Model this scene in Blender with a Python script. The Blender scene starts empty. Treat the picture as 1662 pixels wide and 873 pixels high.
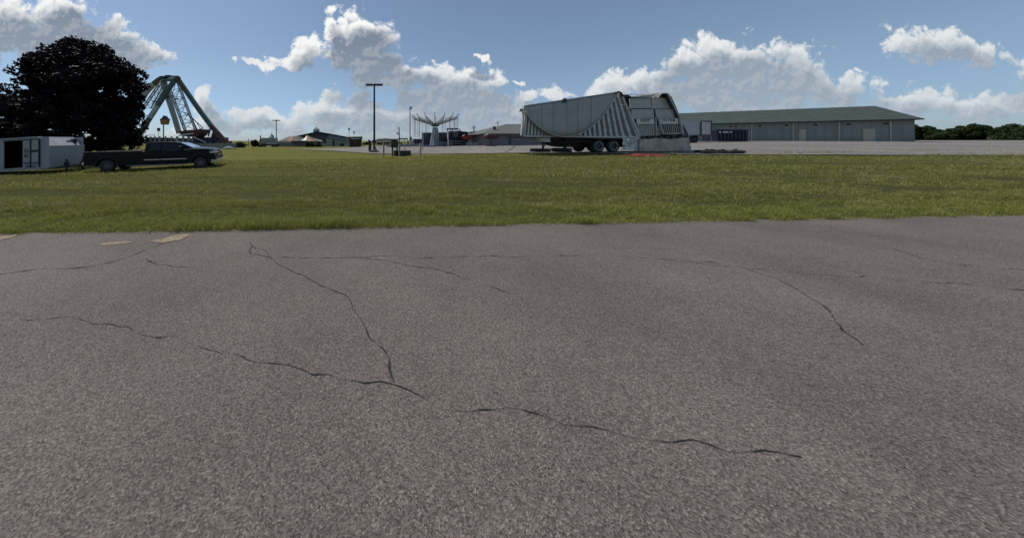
import bpy, bmesh, math, random
import numpy as np
from mathutils import Vector, Matrix, noise as mnoise
random.seed(7); rng = np.random.default_rng(7)
S = bpy.context.scene
COL = S.collection
R = math.radians

# ------------------------------------------------------------------ camera
F, HX, HY, EYE = 440.0, 600.0, 228.0, 1.5          # focal length, principal column, horizon row (photo pixels), eye height
cd = bpy.data.cameras.new('camera'); cam = bpy.data.objects.new('camera', cd); COL.objects.link(cam); S.camera = cam
cam.location = (0, 0, EYE); cam.rotation_euler = (R(90), 0, 0)
cd.sensor_fit = 'HORIZONTAL'; cd.sensor_width = 36.0
cd.lens = 36.0 * F / 1662
cd.shift_x = (831 - HX) / 1662
cd.shift_y = -(436.5 - HY) / 1662
cd.clip_start = 0.05; cd.clip_end = 5000

# ------------------------------------------------------------------ world: nishita sky with clouds by direction
SUN_EL, SUN_AZ = 58.0, -52.0                        # azimuth from +Y, negative = towards -X
sun_dir = Vector((math.sin(R(SUN_AZ)) * math.cos(R(SUN_EL)), math.cos(R(SUN_AZ)) * math.cos(R(SUN_EL)), math.sin(R(SUN_EL))))
W = bpy.data.worlds.new("World"); S.world = W; W.use_nodes = True
nt = W.node_tree; N = nt.nodes; L = nt.links
bg = N['Background']; bg.inputs[1].default_value = 0.09
W.cycles.sampling_method = 'MANUAL'; W.cycles.sample_map_resolution = 256

def vm(t, op, a=None, b=None):
    n = t.nodes.new('ShaderNodeVectorMath'); n.operation = op
    for i, v in enumerate((a, b)):
        if v is None: continue
        if isinstance(v, (tuple, list)): n.inputs[i].default_value = v
        else: t.links.new(v, n.inputs[i])
    return n.outputs['Value'] if op in ('LENGTH', 'DOT_PRODUCT', 'DISTANCE') else n.outputs[0]
def ma(t, op, a, b=None, c=None, clamp=False):
    n = t.nodes.new('ShaderNodeMath'); n.operation = op; n.use_clamp = clamp
    for i, v in enumerate((a, b, c)):
        if v is None: continue
        if isinstance(v, (int, float)): n.inputs[i].default_value = v
        else: t.links.new(v, n.inputs[i])
    return n.outputs[0]
def mr(t, v, a, b, c=0.0, d=1.0, smooth=True):
    n = t.nodes.new('ShaderNodeMapRange'); n.interpolation_type = 'SMOOTHSTEP' if smooth else 'LINEAR'
    t.links.new(v, n.inputs[0])
    for i, x in enumerate((a, b, c, d)): n.inputs[i + 1].default_value = x
    return n.outputs[0]
def mixc(t, f, a, b, mode='MIX'):
    n = t.nodes.new('ShaderNodeMix'); n.data_type = 'RGBA'; n.blend_type = mode
    for s, v in ((n.inputs[0], f), (n.inputs[6], a), (n.inputs[7], b)):
        if isinstance(v, (int, float)): s.default_value = v
        elif isinstance(v, (tuple, list)): s.default_value = (*v[:3], 1)
        else: t.links.new(v, s)
    return n.outputs[2]
def noise(t, vec, scale, detail=4, rough=.55, dist=0.0, color=False):
    n = t.nodes.new('ShaderNodeTexNoise'); n.inputs['Scale'].default_value = scale
    n.inputs['Detail'].default_value = detail; n.inputs['Roughness'].default_value = rough; n.inputs['Distortion'].default_value = dist
    if vec is not None: t.links.new(vec, n.inputs['Vector'])
    return n.outputs['Color' if color else 'Fac']

# cloud blobs: centre column, centre row, half width, half height (photo pixel units of the sky, turned into direction slopes), weight
BLOBS = [
 (55, 62, 105, 42), (100, 28, 70, 36), (20, 30, 60, 30), (160, 60, 60, 34), (205, 78, 48, 24), (236, 86, 24, 14), (120, 100, 130, 14), (-60, 60, 90, 55), (-160, 90, 90, 55),
 (532, 48, 15, 28), (574, 52, 36, 32), (600, 66, 34, 34), (560, 88, 50, 30), (500, 84, 32, 26), (468, 100, 36, 16), (612, 108, 62, 30), (655, 120, 52, 26), (615, 128, 72, 18),
 (700, 128, 52, 22), (740, 124, 46, 20), (780, 132, 40, 20), (730, 145, 76, 10), (408, 100, 27, 7), (430, 102, 16, 9),
 (775, 87, 11, 8), (786, 94, 8, 7), (842, 134, 10, 5),
 (334, 160, 12, 24), (345, 190, 30, 26), (400, 190, 70, 18), (440, 200, 90, 18), (540, 166, 22, 14), (520, 190, 70, 24), (590, 180, 52, 26), (630, 200, 60, 22), (330, 210, 60, 14),
 (690, 170, 55, 24), (760, 172, 70, 26), (720, 200, 110, 22), (820, 180, 60, 24), (800, 205, 60, 16), (655, 165, 20, 16),
 (885, 146, 28, 15), (860, 153, 24, 7), (905, 155, 22, 10),
 (1000, 138, 32, 24), (1050, 135, 50, 26), (1110, 105, 48, 32), (1165, 92, 46, 34), (1105, 85, 20, 14), (1150, 130, 90, 40), (1080, 158, 110, 26), (1220, 110, 60, 46), (1290, 128, 60, 44),
 (1370, 150, 60, 30), (1200, 170, 120, 24), (1500, 70, 70, 26), (1570, 82, 60, 24), (1480, 165, 80, 26), (1600, 175, 90, 24), (1000, 190, 120, 12), (1740, 120, 100, 40)]
def noise2(t, vec, scale, detail, rough, color=False):
    n = t.nodes.new('ShaderNodeTexNoise'); n.noise_dimensions = '2D'; n.inputs['Scale'].default_value = scale
    n.inputs['Detail'].default_value = detail; n.inputs['Roughness'].default_value = rough; t.links.new(vec, n.inputs['Vector'])
    return n.outputs['Color' if color else 'Fac']
def new_group(name, fn):
    g = bpy.data.node_groups.new(name, 'ShaderNodeTree')
    g.interface.new_socket('P', in_out='INPUT', socket_type='NodeSocketVector'); g.interface.new_socket('D', in_out='OUTPUT', socket_type='NodeSocketFloat')
    gi = g.nodes.new('NodeGroupInput'); go = g.nodes.new('NodeGroupOutput'); g.links.new(fn(g, gi.outputs[0]), go.inputs[0]); return g
def g_mass(g, P):
    acc = None
    for (x, y, rx, ry) in BLOBS:
        l = vm(g, 'LENGTH', vm(g, 'MULTIPLY_ADD', P, (F/rx, F/ry, 0)))
        mnode = l.node.inputs[0].links[0].from_node; mnode.inputs[2].default_value = (-(x-HX)/rx, -(HY-y)/ry, 0)
        if acc is None: acc = l
        else:
            n = g.nodes.new('ShaderNodeMath'); n.operation = 'SMOOTH_MIN'; g.links.new(acc, n.inputs[0]); g.links.new(l, n.inputs[1]); n.inputs[2].default_value = .28
            acc = n.outputs[0]
    return ma(g, 'MAXIMUM', ma(g, 'SUBTRACT', 1.36, acc), -1.2)
def g_detail(g, P):
    w = vm(g, 'MULTIPLY', vm(g, 'SUBTRACT', noise2(g, P, 16, 3, .6, True), (.5, .5, .5)), (.06, .05, 0))
    vo = g.nodes.new('ShaderNodeTexVoronoi'); vo.voronoi_dimensions = '2D'; vo.feature = 'F1'; vo.inputs['Scale'].default_value = 13
    vo.inputs['Detail'].default_value = 3; vo.inputs['Roughness'].default_value = .55; vo.inputs['Lacunarity'].default_value = 2.3
    g.links.new(vm(g, 'ADD', P, w), vo.inputs['Vector'])
    return ma(g, 'ADD', ma(g, 'MULTIPLY', ma(g, 'SUBTRACT', .42, vo.outputs['Distance']), .75), ma(g, 'MULTIPLY', ma(g, 'SUBTRACT', noise2(g, P, 10, 8, .55), .5), 1.5))
GM = new_group('CloudMass', g_mass); GD = new_group('CloudDetail', g_detail)
def use(gr, P):
    n = N.new('ShaderNodeGroup'); n.node_tree = gr; L.new(P, n.inputs[0]); return n.outputs[0]
tc = N.new('ShaderNodeTexCoord'); sep = N.new('ShaderNodeSeparateXYZ'); L.new(tc.outputs['Generated'], sep.inputs[0])
dy = ma(nt, 'MAXIMUM', sep.outputs[1], .05)
cmb = N.new('ShaderNodeCombineXYZ'); L.new(ma(nt, 'DIVIDE', sep.outputs[0], dy), cmb.inputs[0]); L.new(ma(nt, 'DIVIDE', sep.outputs[2], dy), cmb.inputs[1])
P = cmb.outputs[0]
warp = vm(nt, 'MULTIPLY', vm(nt, 'SUBTRACT', noise2(nt, P, 6, 4, .6, True), (.5, .5, .5)), (.13, .09, 0))
Pw = vm(nt, 'ADD', P, warp)
M0 = use(GM, Pw); M1 = use(GM, vm(nt, 'ADD', Pw, (-.03, .075, 0)))
B0 = use(GD, P); B1 = use(GD, vm(nt, 'ADD', P, (-.008, .016, 0)))
D0 = ma(nt, 'ADD', M0, B0)
front = mr(nt, sep.outputs[1], .12, .3)
up = mr(nt, sep.outputs[2], -.005, .02)
mask = ma(nt, 'MULTIPLY', ma(nt, 'MULTIPLY', mr(nt, D0, -.10, .36), front), up)
relief = mr(nt, ma(nt, 'SUBTRACT', B0, B1), -.22, .24, -.5, .5)
body = mr(nt, ma(nt, 'ADD', ma(nt, 'ADD', ma(nt, 'MULTIPLY', M0, .25), ma(nt, 'MULTIPLY', M1, .75)), ma(nt, 'MULTIPLY', B0, .24)), -.22, .66)
lum = ma(nt, 'ADD', ma(nt, 'SUBTRACT', 1, body), ma(nt, 'MULTIPLY', relief, .30), clamp=True)
ccol = mixc(nt, lum, (1.95, 2.45, 3.25), (9.9, 9.9, 9.7))
sky = N.new('ShaderNodeTexSky'); sky.sky_type = 'NISHITA'; sky.sun_disc = False
sky.sun_elevation = R(SUN_EL); sky.sun_rotation = R(SUN_AZ); sky.altitude = 200; sky.air_density = 1.0; sky.dust_density = 0.6; sky.ozone_density = 2.0
# distance haze softens the clouds towards the horizon
low = mr(nt, sep.outputs[2], .0, .42)
ccol = mixc(nt, ma(nt, 'MULTIPLY', ma(nt, 'SUBTRACT', 1, low), .62), ccol, (4.5, 5.3, 6.1))
skyc = mixc(nt, 1.0, sky.outputs[0], mixc(nt, mr(nt, sep.outputs[2], .0, .22), (.66, .82, 1.13), (.92, .97, .98)), 'MULTIPLY')
skyc = mixc(nt, .16, skyc, (3.6, 4.2, 4.8))
L.new(mixc(nt, mask, skyc, ccol), bg.inputs[0])

# ------------------------------------------------------------------ sun and exposure
sd = bpy.data.lights.new('sun', 'SUN'); so = bpy.data.objects.new('sun', sd); COL.objects.link(so)
sd.energy = 3.3; sd.angle = R(.6); sd.color = (1.0, .95, .86); so.rotation_euler = (-sun_dir).to_track_quat('-Z', 'Y').to_euler(); so.location = (0, 0, 40)
S.view_settings.view_transform = 'Standard'; S.view_settings.look = 'None'; S.view_settings.gamma = 1; S.view_settings.use_curve_mapping = False
S.view_settings.exposure = 0.12
S.render.engine = 'CYCLES'
S.cycles.max_bounces = 6; S.cycles.transparent_max_bounces = 8; S.cycles.use_denoising = True

# ------------------------------------------------------------------ terrain height
US = np.array([-3, -1.5, -1.0, -.5, 0, .5, 1.0, 1.4, 2.6])
YS = np.array([5.2, 9, 15, 20, 27, 35, 50, 70, 120, 200, 800.])
ZT = np.array([
 [0, 0, 0, 0, 0, 0, 0, 0, 0],
 [-.1, -.1, -.08, -.03, 0, .08, .12, .15, .2],
 [-.45, -.42, -.30, -.14, .0, .22, .38, .42, .5],
 [-.6, -.5, -.33, -.10, .05, .42, .53, .55, .6],
 [-.7, -.5, -.3, -.08, .12, .37, .60, .75, .8],
 [-.7, -.5, -.3, -.02, .06, .33, .70, 1.0, 1.05],
 [-.7, -.5, -.25, .02, -.08, .33, .90, 1.25, 1.3],
 [-.8, -.6, -.4, -.3, -.25, .25, 1.0, 1.35, 1.4],
 [-1.5, -1.4, -1.3, -1.2, -1.1, 0, 1.0, 1.3, 1.3],
 [-3, -2.8, -2.6, -2.4, -2.0, -.9, .6, 1, 1],
 [-4, -4, -4, -4, -3.5, -2.5, -.5, 0, 0]])
def s_edge(X, Y): return Y - (4.68 + .0576 * X)
def sst(x): x = np.clip(x, 0, 1); return x * x * (3 - 2 * x)
def gz(X, Y):
    X = np.asarray(X, float); Y = np.asarray(Y, float)
    Yc = np.clip(Y, YS[0], YS[-1] - .01); u = np.clip(X / np.maximum(Yc, 1), US[0], US[-1] - 1e-4)
    i = np.clip(np.searchsorted(US, u, side='right') - 1, 0, len(US) - 2); j = np.clip(np.searchsorted(YS, Yc, side='right') - 1, 0, len(YS) - 2)
    a = sst((u - US[i]) / (US[i + 1] - US[i])); b = (Yc - YS[j]) / (YS[j + 1] - YS[j])
    z = (ZT[j, i] * (1 - a) + ZT[j, i + 1] * a) * (1 - b) + (ZT[j + 1, i] * (1 - a) + ZT[j + 1, i + 1] * a) * b
    return z * sst(s_edge(X, Y) / 3.0)
def g1(x, y): return float(gz(x, y))
def at(px, py, Y): return Vector(((px - HX) / F * Y, Y, EYE - (py - HY) / F * Y))
def col_pt(px, Y, dz=0): x = (px - HX) / F * Y; return Vector((x, Y, g1(x, Y) + dz))
def hit(px, py):
    u = (px - HX) / F; k = (py - HY) / F; Y = 2.0
    while Y < 700:
        if EYE - k * Y <= g1(u * Y, Y): break
        Y *= 1.004
    return Vector((u * Y, Y, g1(u * Y, Y)))

# ------------------------------------------------------------------ materials
MC = {}
def mat(name, col, rough=.6, metal=0.0, var=.12, vscale=3.0, bump=0.0, bscale=40, spec=.5, coat=0.0, var2=None, trans=0.0):
    if name in MC: return MC[name]
    m = bpy.data.materials.new(name); m.use_nodes = True; t = m.node_tree; b = t.nodes['Principled BSDF']
    b.inputs['Roughness'].default_value = rough; b.inputs['Metallic'].default_value = metal
    b.inputs['Specular IOR Level'].default_value = spec; b.inputs['Coat Weight'].default_value = coat
    c = t.nodes.new('ShaderNodeTexCoord').outputs['Object']
    n = noise(t, c, vscale, 6, .65)
    f = mr(t, n, .3, .7)
    lo = [x * (1 - var) for x in col]; hi = [min(1, x * (1 + var)) for x in col]
    if var2: lo = var2
    L_ = mixc(t, f, lo, hi); t.links.new(L_, b.inputs['Base Color'])
    rr = mr(t, noise(t, c, vscale * 3, 4, .6), .3, .7, max(.02, rough - .08), min(1, rough + .1)); t.links.new(rr, b.inputs['Roughness'])
    if bump:
        bn = t.nodes.new('ShaderNodeBump'); bn.inputs['Strength'].default_value = bump; bn.inputs['Distance'].default_value = .02
        t.links.new(noise(t, c, bscale, 5, .6), bn.inputs['Height']); t.links.new(bn.outputs[0], b.inputs['Normal'])
    MC[name] = m; return m
def M(n): return MC[n]

mat('rim_dark', (.13, .13, .135), .4, .6, .2, 6)
mat('arm_dark', (.24, .26, .22), .5, .2, .2, 3)
mat('tower_grey', (.22, .25, .26), .5, .2, .15, 2)
mat('white_box', (.40, .40, .43), .5, 0, .08, 1.5)
mat('sign_grey', (.70, .67, .62), .6, 0, .08, 3)
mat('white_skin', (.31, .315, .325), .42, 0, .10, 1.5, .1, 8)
mat('white_gloss', (.55, .56, .58), .25, 0, .06, 2)
mat('cream', (.40, .37, .30), .7, 0, .15, 4)
mat('galv', (.48, .465, .43), .55, .25, .16, 1.4, .1, 12)
mat('galv_rib', (.50, .49, .47), .5, .25, .18, 2.5)
mat('panel_grey', (.38, .365, .325), .6, .12, .09, .9, .15, 5)
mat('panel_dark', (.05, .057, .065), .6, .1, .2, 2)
mat('slat_grey', (.53, .50, .45), .55, .1, .1, 3)
mat('black', (.012, .012, .014), .5, 0, .3, 5)
mat('rubber', (.03, .03, .032), .8, 0, .25, 8, .2, 60)
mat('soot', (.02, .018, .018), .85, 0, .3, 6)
mat('maroon', (.035, .014, .016), .6, .1, .3, 2)
mat('chrome', (.62, .63, .65), .14, 1, .05, 6)
mat('alu', (.30, .30, .31), .4, .8, .15, 5)
mat('steel_green', (.045, .105, .092), .45, .2, .25, .8)
mat('steel_grey', (.33, .36, .36), .5, .3, .15, 1)
mat('steel_rust', (.085, .055, .040), .6, .1, .3, 1)
mat('steel_red', (.085, .022, .020), .5, .1, .25, 1)
mat('gold', (.28, .15, .03), .5, 0, .25, 2)
mat('truck_paint', (.004, .005, .009), .3, 0, .1, 2, coat=.1, spec=.18)
mat('glass_dark', (.008, .010, .014), .08, 0, .1, 3, spec=.45)
mat('glass_sky', (.10, .13, .16), .04, 0, .05, 3, spec=1.0, coat=1)
mat('lamp_lens', (.6, .55, .5), .15, 0, .1, 10)
mat('lamp_black', (.018, .02, .022), .45, .1, .2, 3)
mat('concrete', (.27, .25, .23), .85, 0, .22, 6, .4, 60)
mat('dark_stone', (.10, .095, .095), .85, 0, .35, 5, .5, 30)
mat('wood_post', (.30, .25, .17), .85, 0, .25, 8, .4, 40)
mat('wood_pole', (.10, .08, .06), .85, 0, .25, 4, .3, 30)
mat('util_green', (.022, .032, .022), .55, 0, .2, 4)
mat('roof_green', (.050, .066, .055), .55, .05, .14, .6)
mat('roof_dark', (.03, .04, .045), .6, 0, .15, .6)
mat('roof_tan', (.105, .112, .10), .8, 0, .14, 1.2)
mat('wall_lav', (.22, .215, .23), .8, 0, .1, .8)
mat('wall_green', (.20, .22, .20), .7, 0, .1, .6)
mat('wall_grey', (.25, .27, .265), .7, 0, .12, .5)
mat('navy', (.012, .014, .035), .6, .1, .3, 2)
mat('red', (.17, .015, .012), .4, 0, .2, 3)
mat('dark_red', (.06, .009, .010), .5, 0, .25, 3)
mat('blue_dark', (.03, .045, .09), .6, 0, .3, 3)
mat('tarp_blue', (.015, .04, .10), .5, 0, .2, 3)
mat('tent_white', (.75, .72, .70), .7, 0, .06, 3)
mat('tent_orange', (.22, .11, .05), .7, 0, .15, 3)
mat('tent_brown', (.08, .04, .03), .7, 0, .25, 3)
mat('tent_blue', (.035, .045, .07), .7, 0, .25, 3)
mat('tent_green', (.05, .065, .04), .7, 0, .25, 3)
mat('tent_beige', (.27, .27, .22), .7, 0, .2, 3)
mat('plywood', (.50, .41, .33), .5, .1, .22, 1.3, .5, 3, var2=(.28, .235, .19))
mat('foil', (.80, .77, .70), .4, .15, .3, 3, 1.0, 7, var2=(.32, .30, .27))
mat('text_purple', (.05, .02, .06), .6)
mat('text_dark', (.02, .02, .025), .6)
mat('text_white', (.7, .7, .7), .6)
mat('tarp_orange', (.20, .022, .012), .55, 0, .12, 6, .5, 12)
mat('bark', (.035, .028, .024), .9, 0, .3, 6, .6, 30)
mat('crack', (.018, .016, .015), .95)
mat('sand', (.27, .21, .13), .95, 0, .3, 14, .4, 80, var2=(.13, .105, .085))
def leaf_mat(name, c0, c1, tr=.25):
    m = bpy.data.materials.new(name); m.use_nodes = True; t = m.node_tree; b = t.nodes['Principled BSDF']; out = t.nodes['Material Output']
    g = t.nodes.new('ShaderNodeNewGeometry'); c = t.nodes.new('ShaderNodeTexCoord').outputs['Object']
    f = ma(t, 'ADD', ma(t, 'MULTIPLY', g.outputs['Random Per Island'], .6), ma(t, 'MULTIPLY', noise(t, c, .7, 3), .4))
    colr = mixc(t, f, c0, c1); t.links.new(colr, b.inputs['Base Color']); b.inputs['Roughness'].default_value = .6
    b.inputs['Specular IOR Level'].default_value = .12
    tl = t.nodes.new('ShaderNodeBsdfTranslucent'); t.links.new(colr, tl.inputs[0]); mx = t.nodes.new('ShaderNodeMixShader'); mx.inputs[0].default_value = tr
    t.links.new(b.outputs[0], mx.inputs[1]); t.links.new(tl.outputs[0], mx.inputs[2]); t.links.new(mx.outputs[0], out.inputs[0])
    MC[name] = m; return m
leaf_mat('maple_leaf', (.006, .005, .008), (.018, .012, .015), .10)
leaf_mat('green_leaf', (.020, .032, .012), (.05, .075, .025), .2)
leaf_mat('dark_leaf', (.014, .022, .012), (.03, .045, .022), .15)

def grass_color(t):
    """shared tone of soil sheet and blades: mown streaks, worn tan spots, lush strip by the road"""
    c = t.nodes.new('ShaderNodeTexCoord').outputs['Object']
    st = vm(t, 'MULTIPLY', c, (.16, 1.0, 1)); a = mr(t, noise(t, st, .55, 5, .6), .35, .65)
    b = mr(t, noise(t, vm(t, 'MULTIPLY', c, (.5, 1.3, 1)), 1.5, 6, .65), .32, .68)
    dry = mr(t, noise(t, vm(t, 'ADD', vm(t, 'MULTIPLY', c, (.35, 1.4, 1)), (31, 7, 0)), .9, 6, .7), .555, .68)
    s = vm(t, 'DOT_PRODUCT', c, (-.0576, 1, 0)); edge = mr(t, s, 6.6, 5.2)
    col = mixc(t, a, (.145, .150, .036), (.215, .205, .062))
    col = mixc(t, ma(t, 'MULTIPLY', b, .55), col, (.10, .115, .026))
    col = mixc(t, ma(t, 'MULTIPLY', edge, .6), col, (.17, .20, .034))
    return c, col, ma(t, 'MULTIPLY', dry, ma(t, 'SUBTRACT', 1, ma(t, 'MULTIPLY', edge, .8)))
def ground_mat():
    m = bpy.data.materials.new('grass_ground'); m.use_nodes = True; t = m.node_tree; b = t.nodes['Principled BSDF']
    c, col, dry = grass_color(t)
    y = vm(t, 'DOT_PRODUCT', c, (0, 1, 0)); far = mr(t, y, 9, 24)
    fine = mr(t, noise(t, vm(t, 'MULTIPLY', c, (1, 1.6, 1)), 14, 6, .75), .25, .75, .35, 1.25, False)
    col = mixc(t, ma(t, 'MULTIPLY', dry, .75), col, (.20, .165, .085))
    # near the camera the sheet between the blades is thatch and soil
    nearc = mixc(t, .7, col, (.045, .042, .022))
    col = mixc(t, far, nearc, mixc(t, 1.0, col, (.98, .94, .88), 'MULTIPLY'))
    fv = t.nodes.new('ShaderNodeCombineColor'); [t.links.new(fine, fv.inputs[i]) for i in range(3)]
    t.links.new(mixc(t, 1.0, col, fv.outputs[0], 'MULTIPLY'), b.inputs['Base Color'])
    b.inputs['Roughness'].default_value = 1; b.inputs['Specular IOR Level'].default_value = .05
    bn = t.nodes.new('ShaderNodeBump'); bn.inputs['Strength'].default_value = .8; bn.inputs['Distance'].default_value = .08
    t.links.new(noise(t, c, 9, 8, .75), bn.inputs['Height']); t.links.new(bn.outputs[0], b.inputs['Normal'])
    MC['grass_ground'] = m
ground_mat()
def blade_mat():
    m = bpy.data.materials.new('grass_blade'); m.use_nodes = True; t = m.node_tree; b = t.nodes['Principled BSDF']; out = t.nodes['Material Output']
    c, col, dry = grass_color(t); col = mixc(t, 1.0, col, (1.62, 1.44, 1.25), 'MULTIPLY')
    rnd = t.nodes.new('ShaderNodeNewGeometry').outputs['Random Per Island']
    col = mixc(t, mr(t, rnd, 0, 1, 0, .55, False), col, (.27, .28, .08))
    isdry = ma(t, 'GREATER_THAN', ma(t, 'ADD', ma(t, 'MULTIPLY', dry, .55), .07), rnd)
    col = mixc(t, isdry, col, (.45, .39, .25))
    t.links.new(col, b.inputs['Base Color']); b.inputs['Roughness'].default_value = .5; b.inputs['Specular IOR Level'].default_value = .25
    tl = t.nodes.new('ShaderNodeBsdfTranslucent'); t.links.new(col, tl.inputs[0]); mx = t.nodes.new('ShaderNodeMixShader'); mx.inputs[0].default_value = .4
    t.links.new(b.outputs[0], mx.inputs[1]); t.links.new(tl.outputs[0], mx.inputs[2]); t.links.new(mx.outputs[0], out.inputs[0])
    MC['grass_blade'] = m
blade_mat()
def asphalt_mat(name, base, tint, agg, big):
    m = bpy.data.materials.new(name); m.use_nodes = True; t = m.node_tree; b = t.nodes['Principled BSDF']
    c = t.nodes.new('ShaderNodeTexCoord').outputs['Object']
    vo = t.nodes.new('ShaderNodeTexVoronoi'); vo.inputs['Scale'].default_value = agg; t.links.new(c, vo.inputs['Vector'])
    sp = t.nodes.new('ShaderNodeSeparateColor'); t.links.new(vo.outputs['Color'], sp.inputs[0])
    stone = mr(t, sp.outputs[0], 0, 1, 0, 1, False)
    col = mixc(t, stone, [x * .6 for x in base], [x * 1.35 for x in tint])
    light = ma(t, 'GREATER_THAN', sp.outputs[1], .93); col = mixc(t, ma(t, 'MULTIPLY', light, .55), col, (.30, .27, .23))
    dark = ma(t, 'GREATER_THAN', sp.outputs[2], .88); col = mixc(t, ma(t, 'MULTIPLY', dark, .6), col, (.02, .019, .019))
    blot = mr(t, noise(t, c, big, 7, .65), .28, .72, .74, 1.20, False)
    fv = t.nodes.new('ShaderNodeCombineColor'); [t.links.new(blot, fv.inputs[i]) for i in range(3)]
    col = mixc(t, 1.0, col, fv.outputs[0], 'MULTIPLY')
    t.links.new(col, b.inputs['Base Color']); b.inputs['Roughness'].default_value = .85; b.inputs['Specular IOR Level'].default_value = .3
    bn = t.nodes.new('ShaderNodeBump'); bn.inputs['Strength'].default_value = .7; bn.inputs['Distance'].default_value = .006
    t.links.new(vo.outputs['Distance'], bn.inputs['Height']); t.links.new(bn.outputs[0], b.inputs['Normal'])
    MC[name] = m
asphalt_mat('asphalt', (.128, .101, .090), (.142, .119, .107), 140, .55)
asphalt_mat('lot_asphalt', (.17, .152, .142), (.21, .19, .176), 14, .12)

# ------------------------------------------------------------------ mesh helpers
class MB:
    def __init__(s): s.v = []; s.f = []; s.mi = []; s.mats = []; s.cur = 0
    def m(s, name):
        if name not in s.mats: s.mats.append(name)
        s.cur = s.mats.index(name); return s
    def add(s, vs, fs):
        o = len(s.v); s.v += [tuple(v) for v in vs]; s.f += [tuple(i + o for i in f) for f in fs]; s.mi += [s.cur] * len(fs); return s
    def box(s, lo, hi):
        x0, y0, z0 = lo; x1, y1, z1 = hi
        return s.add([(x0,y0,z0),(x1,y0,z0),(x1,y1,z0),(x0,y1,z0),(x0,y0,z1),(x1,y0,z1),(x1,y1,z1),(x0,y1,z1)],
                     [(0,3,2,1),(4,5,6,7),(0,1,5,4),(1,2,6,5),(2,3,7,6),(3,0,4,7)])
    def beam(s, p, q, w, h=None, up=(0, 0, 1)):
        p = Vector(p); q = Vector(q); h = h or w; d = (q - p).normalized(); upv = Vector(up)
        if abs(d.dot(upv)) > .98: upv = Vector((0, 1, 0))
        a = d.cross(upv).normalized() * (w / 2); b = a.cross(d).normalized() * (h / 2)
        vs = [p - a - b, p + a - b, p + a + b, p - a + b, q - a - b, q + a - b, q + a + b, q - a + b]
        return s.add(vs, [(0,3,2,1),(4,5,6,7),(0,1,5,4),(1,2,6,5),(2,3,7,6),(3,0,4,7)])
    def tube(s, p, q, r, r2=None, n=8):
        p = Vector(p); q = Vector(q); r2 = r if r2 is None else r2; d = (q - p).normalized()
        a = d.orthogonal().normalized(); b = d.cross(a)
        vs = []
        for c, rr in ((p, r), (q, r2)):
            for k in range(n):
                t = 2 * math.pi * k / n; vs.append(c + (a * math.cos(t) + b * math.sin(t)) * rr)
        return s.add(vs, [(k, (k + 1) % n, n + (k + 1) % n, n + k) for k in range(n)] + [tuple(range(n))[::-1], tuple(range(n, 2 * n))])
    def path(s, pts, r, n=6):
        for a, b in zip(pts, pts[1:]): s.tube(a, b, r, n=n)
        return s
    def prism(s, poly, off):
        """poly: 3D polygon, off: thickness vector"""
        n = len(poly); off = Vector(off); vs = [Vector(p) for p in poly] + [Vector(p) + off for p in poly]
        return s.add(vs, [tuple(range(n)), tuple(range(n, 2 * n))[::-1]] + [(k, k + n, (k + 1) % n + n, (k + 1) % n) for k in range(n)])
    def lathe(s, prof, c=(0, 0, 0), axis='z', n=24):
        c = Vector(c); vs = []
        for (r, h) in prof:
            for k in range(n):
                t = 2 * math.pi * k / n; a, b = r * math.cos(t), r * math.sin(t)
                vs.append(c + (Vector((a, b, h)) if axis == 'z' else Vector((a, h, b)) if axis == 'y' else Vector((h, a, b))))
        fs = [(j*n+k, j*n+(k+1)%n, (j+1)*n+(k+1)%n, (j+1)*n+k) for j in range(len(prof)-1) for k in range(n)]
        return s.add(vs, fs)
    def build(s, name, material=None, parent=None, bevel=0, smooth=False, label=None):
        me = bpy.data.meshes.new(name)
        off = parent_world(parent) if parent else Vector((0, 0, 0))
        me.from_pydata([(v[0]-off.x, v[1]-off.y, v[2]-off.z) for v in s.v], [], s.f)
        for mn in (s.mats or [material]): me.materials.append(MC[mn])
        if s.mats: me.polygons.foreach_set('material_index', s.mi)
        bm = bmesh.new(); bm.from_mesh(me); bmesh.ops.recalc_face_normals(bm, faces=bm.faces); bm.to_mesh(me); bm.free()
        if smooth: me.polygons.foreach_set('use_smooth', [True] * len(me.polygons))
        o = bpy.data.objects.new(name, me); COL.objects.link(o)
        if parent: o.parent = parent
        if bevel:
            bv = o.modifiers.new('bevel', 'BEVEL'); bv.width = bevel; bv.segments = 2; bv.limit_method = 'ANGLE'
        if smooth and not bevel:
            es = o.modifiers.new('split', 'EDGE_SPLIT'); es.split_angle = R(40)
        if label: o['label'] = label
        return o
def parent_world(p):
    v = Vector(p.get('_base', (0, 0, 0))) if p.get('_base') else Vector((0, 0, 0)); return v
def thing(name, label, cat, loc, group=None, local=False, rot=None):
    """an Empty at the base; parts are given in world coordinates unless local=True"""
    o = bpy.data.objects.new(name, None); COL.objects.link(o); o.location = loc; o.empty_display_size = .3
    o['label'] = label; o['category'] = cat
    if group: o['group'] = group
    if not local: o['_base'] = tuple(loc)
    if rot: o.rotation_euler = rot
    return o
def subp(part, parent): part.parent = parent; return part
def sub(mb, name, material, part, **k):
    """sub-part: same frame as its part"""
    off = part.get('_off')
    o = mb.build(name, material, part.parent, **k); o.parent = part; return o
def tag(o, label, cat, group=None, kind=None):
    if kind: o['kind'] = kind
    else: o['label'] = label; o['category'] = cat
    if group: o['group'] = group
    return o
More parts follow.
